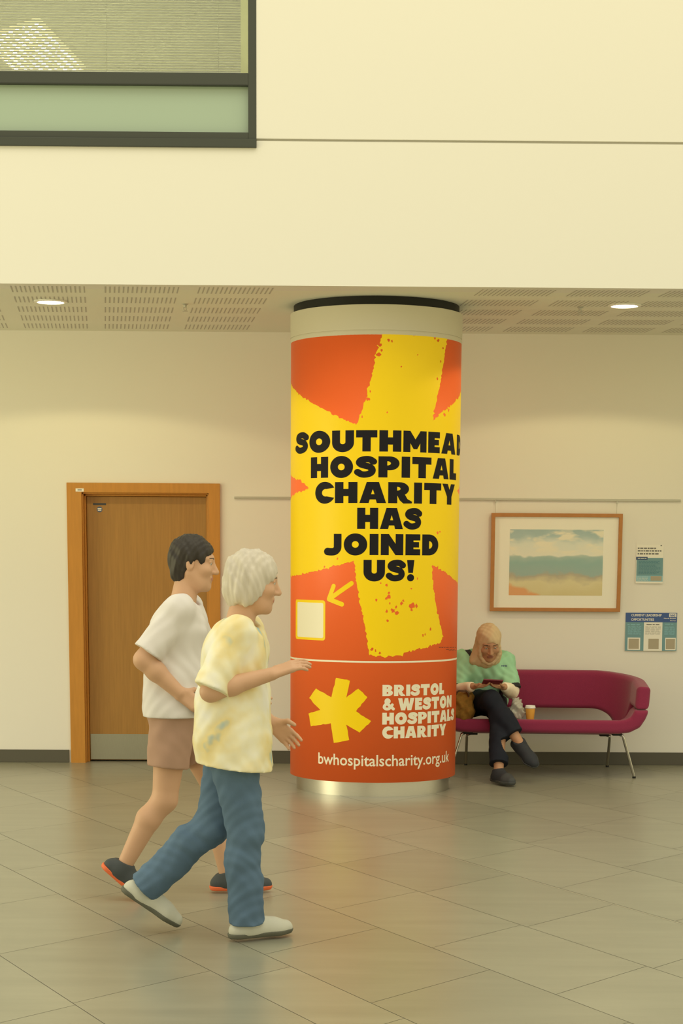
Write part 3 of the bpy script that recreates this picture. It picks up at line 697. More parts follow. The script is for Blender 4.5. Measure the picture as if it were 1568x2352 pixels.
def sheet(x0, z0, x1, z1, curl, nx=10, nz=10, y=-.003):
    """paper pinned on the wall, its lower edge standing off a little"""
    def P(u, v, off=0.0):
        return (x0+(x1-x0)*u, y-curl*(1-v)**2*(.6+.4*u)-off, z0+(z1-z0)*v)
    return P
def notice(name, box, curl, paint, label, cat='poster'):
    x0, z0, x1, z1 = box; P = sheet(x0, z0, x1, z1, curl); e = empty(name, ((x0+x1)/2, -.002, (z0+z1)/2), label, cat)
    def patch(mb, u0, v0, u1, v1, off, m, n=6):
        V = []; F = []
        for i in range(n+1):
            for j in range(n+1): V.append(P(u0+(u1-u0)*i/n, v0+(v1-v0)*j/n, off))
        for i in range(n):
            for j in range(n): a = i*(n+1)+j; F.append((a, a+n+1, a+n+2, a+1))
        mb.add(V, F, m)
    def words(mb, u0, u1, v, hv, off, m, wmin=.03, wmax=.1, gap=.018):
        u = u0
        while u < u1-.02:
            b = min(u+random.uniform(wmin, wmax), u1); patch(mb, u, v-hv/2, b, v+hv/2, off, m, 1); u = b+gap
    def letters(mb, s, u0, u1, v0, hv, off, m, bold=.02):
        V, T = text_mesh(s, 1.0, bold); k = (u1-u0)/V[:, 0].max(); cap = .73
        mb.add([P(u0+p[0]*k, v0+p[1]*hv/cap, off) for p in V], T, m)
    mb = MB(); tx = MB(); mats, tmats = paint(mb, tx, patch, words, letters)
    mesh_obj('sheet', mb.v, mb.f, mats, e, False, mb.m); 
    for k, tm in enumerate(tmats):
        F = [f for f, mm in zip(tx.f, tx.m) if mm == k]
        if F:
            us = sorted({i for f in F for i in f}); ix = {i: j for j, i in enumerate(us)}
            mesh_obj('lettering', [tx.v[i] for i in us], [tuple(ix[i] for i in f) for f in F], tm, e)
m_paper = mat('paper', (.86, .84, .78), .8); m_teal = mat('print_teal', S(92, 122, 108, 1.5), .6); m_navy = mat('print_navy', S(52, 74, 104, 1.4), .6); m_dkn = mat('print_dark_navy', S(52, 66, 84, 1.4), .6)
m_teal2 = mat('print_light_teal', S(110, 146, 132, 1.6), .6); m_txt = mat('print_grey', (.16, .16, .16), .7); m_txt2 = mat('print_light_grey', (.50, .49, .46), .7); m_pale = mat('print_pale', (.62, .66, .62), .7); m_tealdk = mat('print_deep_teal', S(62, 98, 92, 1.6), .6); m_tan = mat('print_tan', (.42, .37, .28), .7)
def paint_a(mb, tx, patch, words, letters):
    patch(mb, 0, 0, 1, 1, 0, 0, 10); patch(mb, .02, .05, .99, .66, .0006, 1); patch(mb, .02, .05, .99, .20, .0009, 2)
    patch(mb, 0, .61, .42, .685, .0011, 3); patch(mb, .55, .07, .95, .19, .0011, 4)
    for v, u1 in ((.905, .72), (.84, .92), (.765, .82)): words(tx, .05, u1, v, .034, .0012, 0, .05, .13, .025)
    patch(tx, .88, .965, .94, .985, .0012, 0, 1); words(tx, .06, .38, .647, .022, .0016, 1, .06, .12, .02)
    v = .57
    while v > .23: words(tx, .1, random.uniform(.7, .93), v, .014, .0012, 2); v -= .032
    for v in (.165, .135, .105, .08): words(tx, .06, .45, v, .012, .0013, 1)
    return [m_paper, m_teal, m_teal2, m_dkn, m_tan], [m_txt, m_pale, m_tealdk]
notice('poster', (2.418, 1.412, 2.628, 1.708), .012, paint_a, 'small white notice with a teal lower panel, above the wide blue poster')
def paint_b(mb, tx, patch, words, letters):
    patch(mb, 0, 0, 1, 1, 0, 0, 10); patch(mb, 0, .75, 1, 1, .0006, 2); patch(mb, 0, 0, .36, .75, .0006, 1); patch(mb, .72, 0, 1, .75, .0006, 1)
    patch(mb, .05, .025, .295, .345, .0009, 0); patch(mb, .78, .025, .985, .345, .0009, 0); [patch(mb, a_, .05, a_+.20, .32, .0014, 3) for a_ in (.07, .455)]; patch(mb, .795, .05, .97, .32, .0014, 3); patch(mb, .845, .89, .985, .985, .0009, 0)
    letters(tx, 'CURRENT LEADERSHIP', .11, .70, .905, .065, .0012, 0); letters(tx, 'OPPORTUNITIES', .11, .555, .79, .065, .0012, 0)
    letters(tx, 'NHS', .865, .965, .905, .06, .0013, 1, .03); letters(tx, 'North Bristol', .745, .975, .84, .034, .0012, 0); letters(tx, 'NHS Trust', .865, .975, .785, .026, .0012, 0)
    words(tx, .04, .31, .685, .02, .0012, 2); words(tx, .41, .67, .69, .02, .0012, 3); words(tx, .77, .93, .70, .02, .0012, 2)
    v = .63
    while v > .42: words(tx, .05, .31, v, .012, .0012, 2); words(tx, .39, .69, v, .012, .0012, 4); words(tx, .76, .96, v, .012, .0012, 2); v -= .027
    return [m_paper, m_teal, m_navy, m_tan], [m_paper, m_navy, m_teal2, m_txt, m_txt2]
notice('poster', (2.350, .893, 2.750, 1.187), .014, paint_b, 'wide blue and white leadership poster on the wall above the sofa arm')
# ------------------------------------------------------------------ sofa
SOX, SOY, SA = 1.64, -.545, math.radians(-4.0)
_cs, _sn = math.cos(SA), math.sin(SA)
def so_w(u, v, z): return (SOX+u*_cs-v*_sn, SOY+u*_sn+v*_cs, z)
def sofa():
    e = empty('sofa', (SOX, SOY, 0), 'purple fabric sofa with wrap around back and chrome legs, beside the column', 'sofa')
    fab = mat('plum_fabric', S(116, 37, 50, 1.6), .9, spec=.1, noise=.12, nscale=160, bump=.25, bscale=420, sheen=.25)
    h = .009
    def local(F): 
        V, Q = F.mesh(); W = np.array([so_w(*p) for p in V]); return W, Q
    # seat: slab turned up at both ends
    F = Field((-.86, -.50, .20), (.86, .50, .62), h); U, V, Z = F.grid(); Z0 = Z; Z = Z+.105*(V+.40)
    def seg(ax, az, bx, bz):
        px, pz = U-ax, Z-az; bx_, bz_ = bx-ax, bz-az; t = np.clip((px*bx_+pz*bz_)/(bx_**2+bz_**2), 0, 1); return np.sqrt((px-t*bx_)**2+(pz-t*bz_)**2)
    pts = [(-.712, .500), (-.700, .47), (-.672, .425), (-.62, .398), (-.55, .388), (.55, .388), (.62, .398), (.672, .425), (.700, .47), (.712, .500)]
    d2 = np.minimum.reduce([seg(*pts[i], *pts[i+1]) for i in range(len(pts)-1)])-.050
    d2 = np.maximum(d2, Z0-.512)
    rc = .30; dv = np.abs(V)-.40
    # plan outline with rounded rear corners
    qx, qy = np.abs(U)-(.765-rc), V-(.40-rc); pl = np.where(V > 0, np.sqrt(np.maximum(qx, 0)**2+np.maximum(qy, 0)**2)+np.minimum(np.maximum(qx, qy), 0)-rc, dv)
    a, b = d2+.03, pl+.03
    F.F = (np.sqrt(np.maximum(a, 0)**2+np.maximum(b, 0)**2)+np.minimum(np.maximum(a, b), 0)-.03+0*U+0*Z0).astype(np.float32)
    W, Q = local(F); mesh_obj('seat', W, Q, fab, e, True)
    # back: a band that wraps round both ends
    F = Field((-.90, -.52, .28), (.90, .56, .80), h); U, V, Z = F.grid()
    lean = (Z-.45)*.10; Vl = V-lean*np.clip((V+.1)/.4, 0, 1); Ul = U-np.sign(U)*(Z-.5)*.07
    rr = .38; hx, hy = .715, .355
    qx, qy = np.abs(Ul)-(hx-rr), Vl-(hy-rr); rb = np.sqrt(np.maximum(qx, 0)**2+np.maximum(qy, 0)**2)+np.minimum(np.maximum(qx, qy), 0)-rr
    side = np.where(Vl < hy-rr, np.abs(Ul)-hx, rb); band = np.abs(side)-.052
    fr = np.clip((.36-V)/.76, 0, 1)                                  # 0 at the back, 1 at the front tips
    ztop = .752-.055*fr**1.1-.02*np.clip((np.abs(U)-.45)/.3, 0, 1)
    t = np.clip((np.abs(U)-.40)/.17, 0, 1); zbot = .463-(.463-.34)*(1-np.sqrt(1-t*t)); zbot = np.where(V < hy-rr+.14, np.maximum(zbot, .34+.175*np.clip((hy-rr+.14-V)/.12, 0, 1)), zbot)
    ez = np.maximum(Z-ztop, zbot-Z); ev = -.385-V
    a, b = band+.034, np.maximum(ez, ev)+.034
    F.F = (np.sqrt(np.maximum(a, 0)**2+np.maximum(b, 0)**2)+np.minimum(np.maximum(a, b), 0)-.034).astype(np.float32)
    W, Q = local(F); mesh_obj('backrest', W, Q, fab, e, True)
    for u, v, fu, fv in ((.545, -.33, .685, -.275), (-.545, -.33, -.685, -.385), (.50, .25, .548, .43), (-.50, .25, -.548, .43)):
        zt = .343-.105*(v+.4); a, b = so_w(u, v, zt), so_w(fu, fv, .012); k = so_w(u+.045*np.sign(u), v, zt-.02)
        l = MB().tube([a, k, tuple(np.array(k)*.93+np.array(b)*.07), b], .011, 14).build('leg', M_chrome, e, True)
        m = MB().lathe([(.013, 0), (.013, .012), (.009, .016)], (b[0], b[1], 0), 18).build('glide', M_black, l, True)
        g = MB(); g.box(a[0]-.035, a[1]-.03, zt-.016, a[0]+.035, a[1]+.03, zt+.004); g.build('leg_bracket', M_black, l, bevel=.004)
sofa()

# ------------------------------------------------------------------ people
def torso_p(J, m=0.0, flare=0.0):
    P, C, N = (np.array(J[k], float) for k in ('pelvis', 'chest', 'neck')); lat = vn(np.array(J['shL'], float)-np.array(J['shR'], float)); hl = vn(np.array(J['hipL'], float)-np.array(J['hipR'], float))
    L = []
    mid = P*.5+C*.5
    for s in (-1, 1):
        L.append((P+hl*.070*s, mid+lat*.055*s, .104+m+flare, .098+m+flare*.5, .05)); L.append((mid+lat*.055*s, C+lat*.072*s, .098+m+flare*.5, .108+m, .05))
        sh = np.array(J['shL' if s > 0 else 'shR'], float); L.append((C+lat*.06*s+(N-C)*.35, sh, .085+m*.8, .052+m*.8, .05))
    return L
def arm_p(J, s, m=0.0, w0=1.0, upto=1.0):
    a, b, c = (np.array(J[k+s], float) for k in ('sh', 'el', 'wr'))
    if upto <= .5: return [(a, b, .050*w0+m, .043*w0+m, .03)]
    b2 = b+(c-b)*.35
    return [(a, b, .050*w0+m, .040*w0+m, .03), (b, b2, .040*w0+m, .040*w0+m, .02), (b2, c, .040*w0+m, .027*w0+m, .02)]
def leg_p(J, s, m=0.0, w=1.0):
    a, b, c = (np.array(J[k+s], float) for k in ('hip', 'kn', 'an')); d = vn(c-b)
    back = J['back'+s]; mid = b+(c-b)*.32+np.array(back)*.018
    return [(a, b, .090*w+m, .058*w+m, .03), (b, mid, .055*w+m, .056*w+m, .025), (mid, c, .056*w+m, .036*w+m, .02)]
def sleeves(T, J, m, cuts, k=.03, ra=.050, rb=.047):
    """short sleeves with a flat open end, merged softly into a top"""
    for s in 'RL':
        Sv = Field(T.lo, T.lo+T.h*(T.n-1), T.h); a, b = np.array(J['sh'+s], float), np.array(J['el'+s], float); c = np.array(J['wr'+s], float)
        Sv.F = Sv.F[:T.n[0], :T.n[1], :T.n[2]]; Sv.n = T.n; Sv.ax = T.ax
        t = cuts
        if t <= 1: Sv.cone(a, b, ra+m, rb+m+.008, .0); p = a+(b-a)*t; d = vn(b-a)
        else: Sv.cone(a, b, ra+m, rb+m, .0); d = vn(c-b); Sv.cone(b, b+d*.12, rb+m-.002, rb+m, .01); p = b+d*(t-1)
        X, Y, Z = Sv.grid(); pd = (X-p[0])*d[0]+(Y-p[1])*d[1]+(Z-p[2])*d[2]; Sv.F = np.maximum(Sv.F, np.where((X-p[0])**2+(Y-p[1])**2+(Z-p[2])**2 < .16**2, pd, -1)).astype(np.float32)
        h = np.maximum(k-np.abs(T.F-Sv.F), 0)/k; T.F = np.minimum(T.F, Sv.F)-h*h*k*.25
def put(F, L):
    for a, b, ra, rb, k in L: F.cone(a, b, ra, rb, k)
    return F
def hand(F, wr, d, nrm, thumb, curl=.35, sc=1.0):
    """palm and five fingers: d along the hand, nrm out of the palm, thumb towards the thumb side"""
    wr = np.array(wr, float); d = vn(d); nrm = vn(np.array(nrm)-d*(np.array(nrm)@d)); th = np.cross(nrm, d); th = th if th@np.array(thumb) > 0 else -th
    pc = wr+d*.052*sc
    for q in (-.027, -.009, .010, .027): F.cone(wr+d*.012*sc+th*q*.7*sc, wr+d*.088*sc+th*q*sc, .0145*sc, .0125*sc, .012)
    for q, ln, cu in ((.030, .070, .9), (.010, .080, 1.0), (-.010, .074, 1.05), (-.029, .058, 1.15)):
        p = wr+d*.090*sc+th*q*sc; a = curl*cu*.5; r = .0092*sc
        for i, f in enumerate((.45, .32, .23)):
            dd = d*math.cos(a)+nrm*math.sin(a)+th*q*1.6; q2 = p+dd*ln*f*sc; F.cone(p, q2, r, r*.90, .003 if i else .006); p = q2; r *= .90; a += curl*cu
    p = wr+d*.028*sc+th*.024*sc; dd = vn(d*.55+th*.75+nrm*.35); q2 = p+dd*.042*sc; F.cone(p, q2, .0145*sc, .0115*sc, .012)
    dd2 = vn(d*.85+th*.25+nrm*.35); F.cone(q2, q2+dd2*.034*sc, .011*sc, .0085*sc, .004)
def head(F, c, f, u, neck):
    c = np.array(c, float); f = vn(f); u = vn(np.array(u)-f*(np.array(u)@f)); r = np.cross(f, u); ax = [r, f, u]
    F.cone(np.array(neck)-u*.02, c-u*.065-f*.022, .060, .054, .02)
    F.ell(c+u*.030-f*.014, (.075, .096, .088), ax, .02); F.ell(c+f*.030-u*.030, (.064, .062, .085), ax, .03); F.ell(c+f*.040-u*.083, (.045, .045, .034), ax, .03)
    for s in (-1, 1):
        F.cone(c-f*.01+r*.055*s-u*.045, c+f*.045+r*.030*s-u*.095, .020, .018, .03)
        F.cone(c+f*.078+r*.012*s+u*.034, c+f*.066+r*.045*s+u*.032, .012, .012, .02)
        F.ell(c+f*.062+r*.044*s-u*.022, (.02, .022, .018), ax, .03)
        F.ell(c+f*.100+r*.032*s+u*.009, (.017, .016, .009), ax, .012, 'd'); F.cone(c+f*.083+r*.018*s+u*.018, c+f*.080+r*.046*s+u*.016, .0060, .0055, .004); F.cone(c+f*.0815+r*.020*s+u*.001, c+f*.079+r*.044*s+u*.002, .0050, .0045, .004)
        F.ell(c-f*.008+r*.078*s-u*.002, (.010, .020, .032), ax, .006); F.ell(c+f*.000+r*.088*s+u*.000, (.006, .010, .018), ax, .005, 'd')
    F.cone(c+f*.086+u*.016, c+f*.110-u*.026, .009, .013, .014)
    for s in (-1, 1): F.ell(c+f*.098+r*.012*s-u*.030, (.009, .011, .008), ax, .008)
    F.cone(c+f*.088-r*.017-u*.055, c+f*.088+r*.017-u*.055, .0085, .0085, .008); F.cone(c+f*.087-r*.013-u*.066, c+f*.087+r*.013-u*.066, .009, .009, .006)
    F.cone(c+f*.101-r*.020-u*.0605, c+f*.101+r*.020-u*.0605, .0028, .0028, .004, 'd')
    F.ell(c+f*.074-u*.103, (.020, .016, .015), ax, .025)
    return c, f, u, r
def eyes(hd, e, iris, down=.05):
    c, f, u, r = hd; mats = [mat('eye_white', (.55, .52, .47), .25), mat('iris', iris, .2)]
    for s in (-1, 1):
        mb = MB(); p = c+f*.0755+r*.032*s+u*.010; d = vn(f-u*down); n = 18; ring = []
        a = vn(np.cross(d, u)); b = np.cross(a, d)
        for k, th in enumerate((0, .25, .5, .62, .9, 1.2, 1.6)):
            ring.append([p+.0125*(d*math.cos(th)+(a*math.cos(2*math.pi*i/n)+b*math.sin(2*math.pi*i/n))*math.sin(th)) for i in range(n)])
        for k in range(6):
            base = ring[k]+ring[k+1]; mb.add(base, [(i, (i+1) % n, n+(i+1) % n, n+i) for i in range(n)], 1 if k < 2 else 0)
        mesh_obj('eye', mb.v, mb.f, mats, e, True, mb.m)
def face_paint(hd, brow=True):
    c, f, u, r = hd
    def paint(P):
        q = P-c; x, y, z = q@r, q@f, q@u; m = np.zeros(len(P), np.int32)
        m[(np.abs(x) < .024) & (y > .07) & (z < -.049+.004*np.cos(x*140)) & (z > -.073+.010*(np.abs(x)/.024)**2)] = 1
        if brow: m[(np.abs(x) > .012) & (np.abs(x) < .052) & (y > .05) & (np.abs(z-(.0345-.10*(np.abs(x)-.03)**2*40*.2)) < .0030)] = 2
        return m
    return paint
def shoe(e, an, toe, upm, solem, name='shoe', h=.004, lift=None, ground=None, capm=None, seed=0.0):
    """laced shoe: heel under the ankle, toe direction given"""
    an = np.array(an, float); toe = np.array(toe, float); d = vn(toe-an)
    # local frame: heel->toe in the sole plane
    up0 = np.array(lift if lift is not None else (0, 0, 1.0)); up = vn(up0-0*d); fw = vn(toe-an-up*((toe-an)@up)); lat = np.cross(fw, up)
    hl = an-up*.075
    F = Field(hl-.32, hl+.32, h)
    hp = hl-fw*.045+up*.030; bl = hl+fw*.135+up*.024; tp = hl+fw*.185+up*.024
    F.cone(hp, hl+fw*.03+up*.030, .036, .036, .03)
    for s in (-1, 1): F.cone(hl+fw*.02+lat*.004*s+up*.028, bl+lat*.012*s, .034, .034, .03); F.cone(bl+lat*.012*s, tp+lat*.006*s, .034, .026, .03)
    F.cone(hl+fw*.015+up*.062, hl+fw*.115+up*.040, .042, .031, .03)
    F.cone(hl-fw*.012+up*.04, hl-fw*.008+up*.082, .043, .040, .03)
    F.plane(hl+up*.012, -up)
    G2 = F.F.copy()
    F.plane(hl+up*.092+fw*.0, up*1.0-fw*.30)
    sh = F.build(name, [upm, capm or upm], e, paint=(lambda P: ((P-hl)@fw > .125).astype(np.int32)) if capm else None)
    S2 = Field(hl-.32, hl+.32, h)
    for s in (-1, 1): S2.cone(hl-fw*.042+lat*.004*s+up*.02, bl+lat*.012*s, .036, .039, .03); S2.cone(bl+lat*.012*s, tp+lat*.006*s, .039, .029, .03)
    S2.plane(hl+up*.021, up); S2.plane(hl, -up); S2.build('sole', solem, sh)
    l = MB()
    for i in range(4):
        q = hl+fw*(.055+.02*i)+up*(.078-.0075*i); l.tube([tuple(q-lat*.02-up*.006), tuple(q+up*.004), tuple(q+lat*.02-up*.006)], .0022, 6)
    l.build('laces', upm, sh, True)
    return sh
skin_light = mat('skin_fair', (.62, .37, .235), .5, spec=.35, noise=.06, nscale=14); lips_m = mat('lips', (.50, .20, .15), .45); brow_m = mat('brow_hair', (.10, .065, .04), .7)
skin_tan = mat('skin_warm', (.50, .27, .155), .5, spec=.35, noise=.06, nscale=14); lips_t = mat('lips_brown', (.36, .15, .11), .45)

def leg_back(J, fw):
    for s in 'LR':
        b, c = np.array(J['kn'+s], float), np.array(J['an'+s], float); d = vn(c-b); k = -np.array(fw, float); J['back'+s] = vn(k-d*(k@d))
def bounds(J, pad=.30):
    P = np.array([v for k, v in J.items() if not k.startswith('back')], float); lo, hi = P.min(0)-pad, P.max(0)+pad; lo[2] = max(lo[2], -.03); return lo, hi

def walker_front():
    f = vn((.97, .16, 0))
    J = dict(pelvis=(-.375, -6.60, .87), chest=(-.36, -6.60, 1.20), neck=(-.335, -6.60, 1.365), head=(-.285, -6.59, 1.500),
             shR=(-.345, -6.755, 1.298), shL=(-.325, -6.44, 1.298), elR=(-.45, -6.83, 1.065), wrR=(-.205, -6.80, 1.135), elL=(-.38, -6.35, 1.05), wrL=(-.22, -6.36, .90),
             hipR=(-.375, -6.685, .84), hipL=(-.375, -6.515, .84), knR=(-.315, -6.67, .47), anR=(-.315, -6.635, .088), toeR=(-.115, -6.52, .03),
             knL=(-.46, -6.53, .47), anL=(-.75, -6.50, .205), toeL=(-.60, -6.48, .0))
    leg_back(J, f)
    e = empty('person', (-.36, -6.60, 0), 'walking person in a cream yellow tunic, blue jeans and beige shoes, one arm held forward', 'person')
    lo, hi = bounds(J, .27); F = Field(lo, hi, .0045)
    put(F, torso_p(J)); put(F, leg_p(J, 'R')); put(F, leg_p(J, 'L'))
    for s in 'RL': F.cone(J['an'+s], np.array(J['an'+s])*.4+np.array(J['toe'+s])*.6+np.array([0, 0, -.004]), .028, .016, .01)
    hd = head(F, J['head'], vn((.97, .10, -.16)), (0.1, 0, 1), J['neck'])
    put(F, arm_p(J, 'R')); put(F, arm_p(J, 'L'))
    hand(F, J['wrR'], (.93, .06, .36), (-.2, .35, -.9), (0, .9, .3), .30); hand(F, J['wrL'], (.7, .05, -.6), (-.2, -1, 0), (.7, 0, .6), .45)
    F.build('body', [skin_light, lips_m, brow_m], e, face_paint(hd)); eyes(hd, e, (.10, .14, .16))
    c, ff, u, r = hd
    H = Field(c-.2, c+.2, .004); ax = [r, ff, u]
    H.ell(c+u*.034-ff*.016, (.092, .112, .102), ax, .01); H.ell(c-ff*.055-u*.035, (.080, .065, .085), ax, .04)
    for s in (-1, 1): H.ell(c+r*.074*s-ff*.018-u*.03, (.022, .05, .07), ax, .03)
    H.ell(c+ff*.11-u*.048, (.072, .10, .098), ax, .015, 'd'); H.wrinkle(.0045, (90, 60, 30), 1.0, .6)
    H.build('hair', mat('pale_hair', S(205, 188, 144, 1.0), .6, noise=.25, nscale=40, stretch=(1, 1, .2)), e)
    # tunic
    tu = bpy.data.materials.new('tunic_print'); tu.use_nodes = True; nt = tu.node_tree; b = nt.nodes['Principled BSDF']; b.inputs['Roughness'].default_value = .85; b.inputs['Specular IOR Level'].default_value = .2; L = nt.links.new
    tc = nt.nodes.new('ShaderNodeTexCoord'); n = nt.nodes.new('ShaderNodeTexNoise'); n.inputs['Scale'].default_value = 5.5; n.inputs['Detail'].default_value = 3; L(tc.outputs['Object'], n.inputs['Vector'])
    cr = nt.nodes.new('ShaderNodeValToRGB'); L(n.outputs['Fac'], cr.inputs[0]); E = cr.color_ramp.elements; E[0].position = .40; E[0].color = (.82, .68, .34, 1); E[1].position = .55; E[1].color = (.86, .81, .60, 1)
    q = E.new(.33); q.color = (.33, .50, .56, 1); q = E.new(.66); q.color = (.86, .84, .76, 1)
    L(cr.outputs[0], b.inputs['Base Color'])
    T = Field((lo[0], lo[1], .62), hi, .006); put(T, torso_p(J, .026, .022))
    P = np.array(J['pelvis'])
    for s in (-1, 1): T.cone(P+np.array([.0, .075*s, .10]), P+np.array([.012, .085*s, -.13]), .142, .158, .05)
    sleeves(T, J, .016, .97, .03, .052, .052)
    T.wrinkle(.0040, (34, 30, 17), .6, .6); T.plane((P[0], 0, .745), (-.13, 0, -1)); N = np.array(J['neck']); T.cone(N+np.array([.02, 0, .0]), N+np.array([.035, 0, .1]), .066, .09, .015, 'd')
    T.build('tunic', tu, e)
    jn = mat('blue_denim', S(76, 92, 92, 1.5), .85, spec=.2, noise=.18, nscale=9, bump=.2, bscale=500)
    D = Field((lo[0], lo[1], 0), (hi[0], hi[1], .98), .006); put(D, leg_p(J, 'R', .018)); put(D, leg_p(J, 'L', .018))
    D.cone(P+np.array([0, .06, .0]), P+np.array([0, -.06, 0]), .122, .122, .05)
    for s in 'RL':
        k, a = np.array(J['kn'+s]), np.array(J['an'+s]); D.cone(k*.45+a*.55, a+vn(a-k)*.03, .070, .076, .03)
    D.wrinkle(.0030, (34, 38, 44), 2.0, .9)
    for s in 'RL':
        k, a = np.array(J['kn'+s]), np.array(J['an'+s]); d = vn(a-k); p = a+d*.012
        X, Y, Z = D.grid(); pd = (X-p[0])*d[0]+(Y-p[1])*d[1]+(Z-p[2])*d[2]; D.F = np.where((X-a[0])**2+(Y-a[1])**2+(Z-a[2])**2 < .15**2, np.maximum(D.F, pd), D.F).astype(np.float32)
    D.build('jeans', jn, e)
    up, so = mat('shoe_beige', S(176, 168, 128, 1.3), .7, noise=.08), mat('sole_dark', S(88, 84, 58, 1.2), .7)
    shoe(e, J['anR'], J['toeR'], up, so)
    shoe(e, J['anL'], J['toeL'], up, so, lift=vn((.58, 0, .82)))
walker_front()

def walker_back():
    f = vn((1, .03, 0))
    J = dict(pelvis=(-.69, -5.62, .90), chest=(-.665, -5.62, 1.255), neck=(-.645, -5.62, 1.425), head=(-.600, -5.61, 1.570),
             shR=(-.655, -5.79, 1.358), shL=(-.640, -5.45, 1.358), elR=(-.815, -5.84, 1.135), wrR=(-.655, -5.835, .985), elL=(-.56, -5.40, 1.12), wrL=(-.39, -5.44, .97),
             hipR=(-.69, -5.71, .88), hipL=(-.69, -5.53, .88), knR=(-.735, -5.72, .475), anR=(-.925, -5.74, .165), toeR=(-.80, -5.74, .0),
             knL=(-.505, -5.53, .50), anL=(-.455, -5.535, .088), toeL=(-.26, -5.52, .03))
    leg_back(J, f)
    e = empty('person', (-.68, -5.62, 0), 'walking person in pale grey tee, tan shorts and dark orange-soled trainers, beside the jeans wearer', 'person')
    lo, hi = bounds(J, .27); F = Field(lo, hi, .0045)
    put(F, torso_p(J)); put(F, leg_p(J, 'R')); put(F, leg_p(J, 'L'))
    for s in 'RL': F.cone(J['an'+s], np.array(J['an'+s])*.4+np.array(J['toe'+s])*.6+np.array([0, 0, -.004]), .028, .016, .01)
    hd = head(F, J['head'], vn((.98, -.04, -.12)), (0.1, 0, 1), J['neck'])
    put(F, arm_p(J, 'R', .004)); put(F, arm_p(J, 'L', .004))
    hand(F, J['wrR'], (.75, .05, -.5), (-.1, .9, -.3), (.4, .2, .9), .45); hand(F, J['wrL'], (.8, .0, -.35), (-.1, -1, -.2), (.3, 0, .9), .4)
    F.build('body', [skin_light, lips_m, brow_m], e, face_paint(hd)); eyes(hd, e, (.06, .04, .03))
    c, ff, u, r = hd; H = Field(c-.2, c+.2, .004); ax = [r, ff, u]
    H.ell(c+u*.036-ff*.016, (.088, .108, .100), ax, .01); H.ell(c-ff*.055-u*.030, (.074, .055, .075), ax, .03)
    H.ell(c+ff*.11-u*.035, (.10, .085, .10), ax, .015, 'd'); H.ell(c-u*.03+ff*.02, (.12, .030, .055), ax, .01, 'd'); H.wrinkle(.0035, (100, 70, 50), 0, .6)
    H.build('hair', mat('dark_hair', (.025, .018, .013), .55, noise=.3, nscale=50), e)
    te = mat('tee_pale_grey', S(196, 184, 152, 1.35), .88, spec=.2, noise=.05, nscale=6)
    T = Field((lo[0], lo[1], .7), hi, .006); put(T, torso_p(J, .024, .012)); P = np.array(J['pelvis'])
    for s in (-1, 1): T.cone(P+np.array([.0, .07*s, .12]), P+np.array([.004, .078*s, -.02]), .135, .142, .05)
    sleeves(T, J, .016, .86)
    T.wrinkle(.0042, (32, 30, 18), 1.7, .6); T.plane((P[0], 0, .865), (0, 0, -1)); N = np.array(J['neck']); T.cone(N+np.array([.02, 0, .0]), N+np.array([.035, 0, .1]), .064, .088, .015, 'd')
    T.build('tee', te, e)
    so = mat('shorts_tan', S(150, 116, 82, 1.5), .85, spec=.2, noise=.06)
    D = Field((lo[0], lo[1], .4), (hi[0], hi[1], 1.02), .006)
    for s in 'RL':
        h, k = np.array(J['hip'+s]), np.array(J['kn'+s]); D.cone(h, h+(k-h)*.70, .112, .096, .04)
    D.cone(P+np.array([0, .06, .02]), P+np.array([0, -.06, .02]), .122, .122, .05); D.wrinkle(.004, (26, 28, 20), .3)
    for s in 'RL':
        h, k = np.array(J['hip'+s]), np.array(J['kn'+s]); p = h+(k-h)*.62; d = vn(k-h)
        X, Y, Z = D.grid(); pd = (X-p[0])*d[0]+(Y-p[1])*d[1]+(Z-p[2])*d[2]; sd = (Y > P[1]) if s == 'L' else (Y <= P[1]); D.F = np.where(sd & (Z < .8), np.maximum(D.F, pd), D.F).astype(np.float32)
    D.build('shorts', so, e)
    up, sl = mat('trainer_dark', S(60, 62, 52, 1.2), .75, noise=.1), mat('sole_orange', (.80, .16, .05), .6)
    shoe(e, J['anR'], J['toeR'], up, sl, lift=vn((.66, 0, .75))); shoe(e, J['anL'], J['toeL'], up, sl)
walker_back()

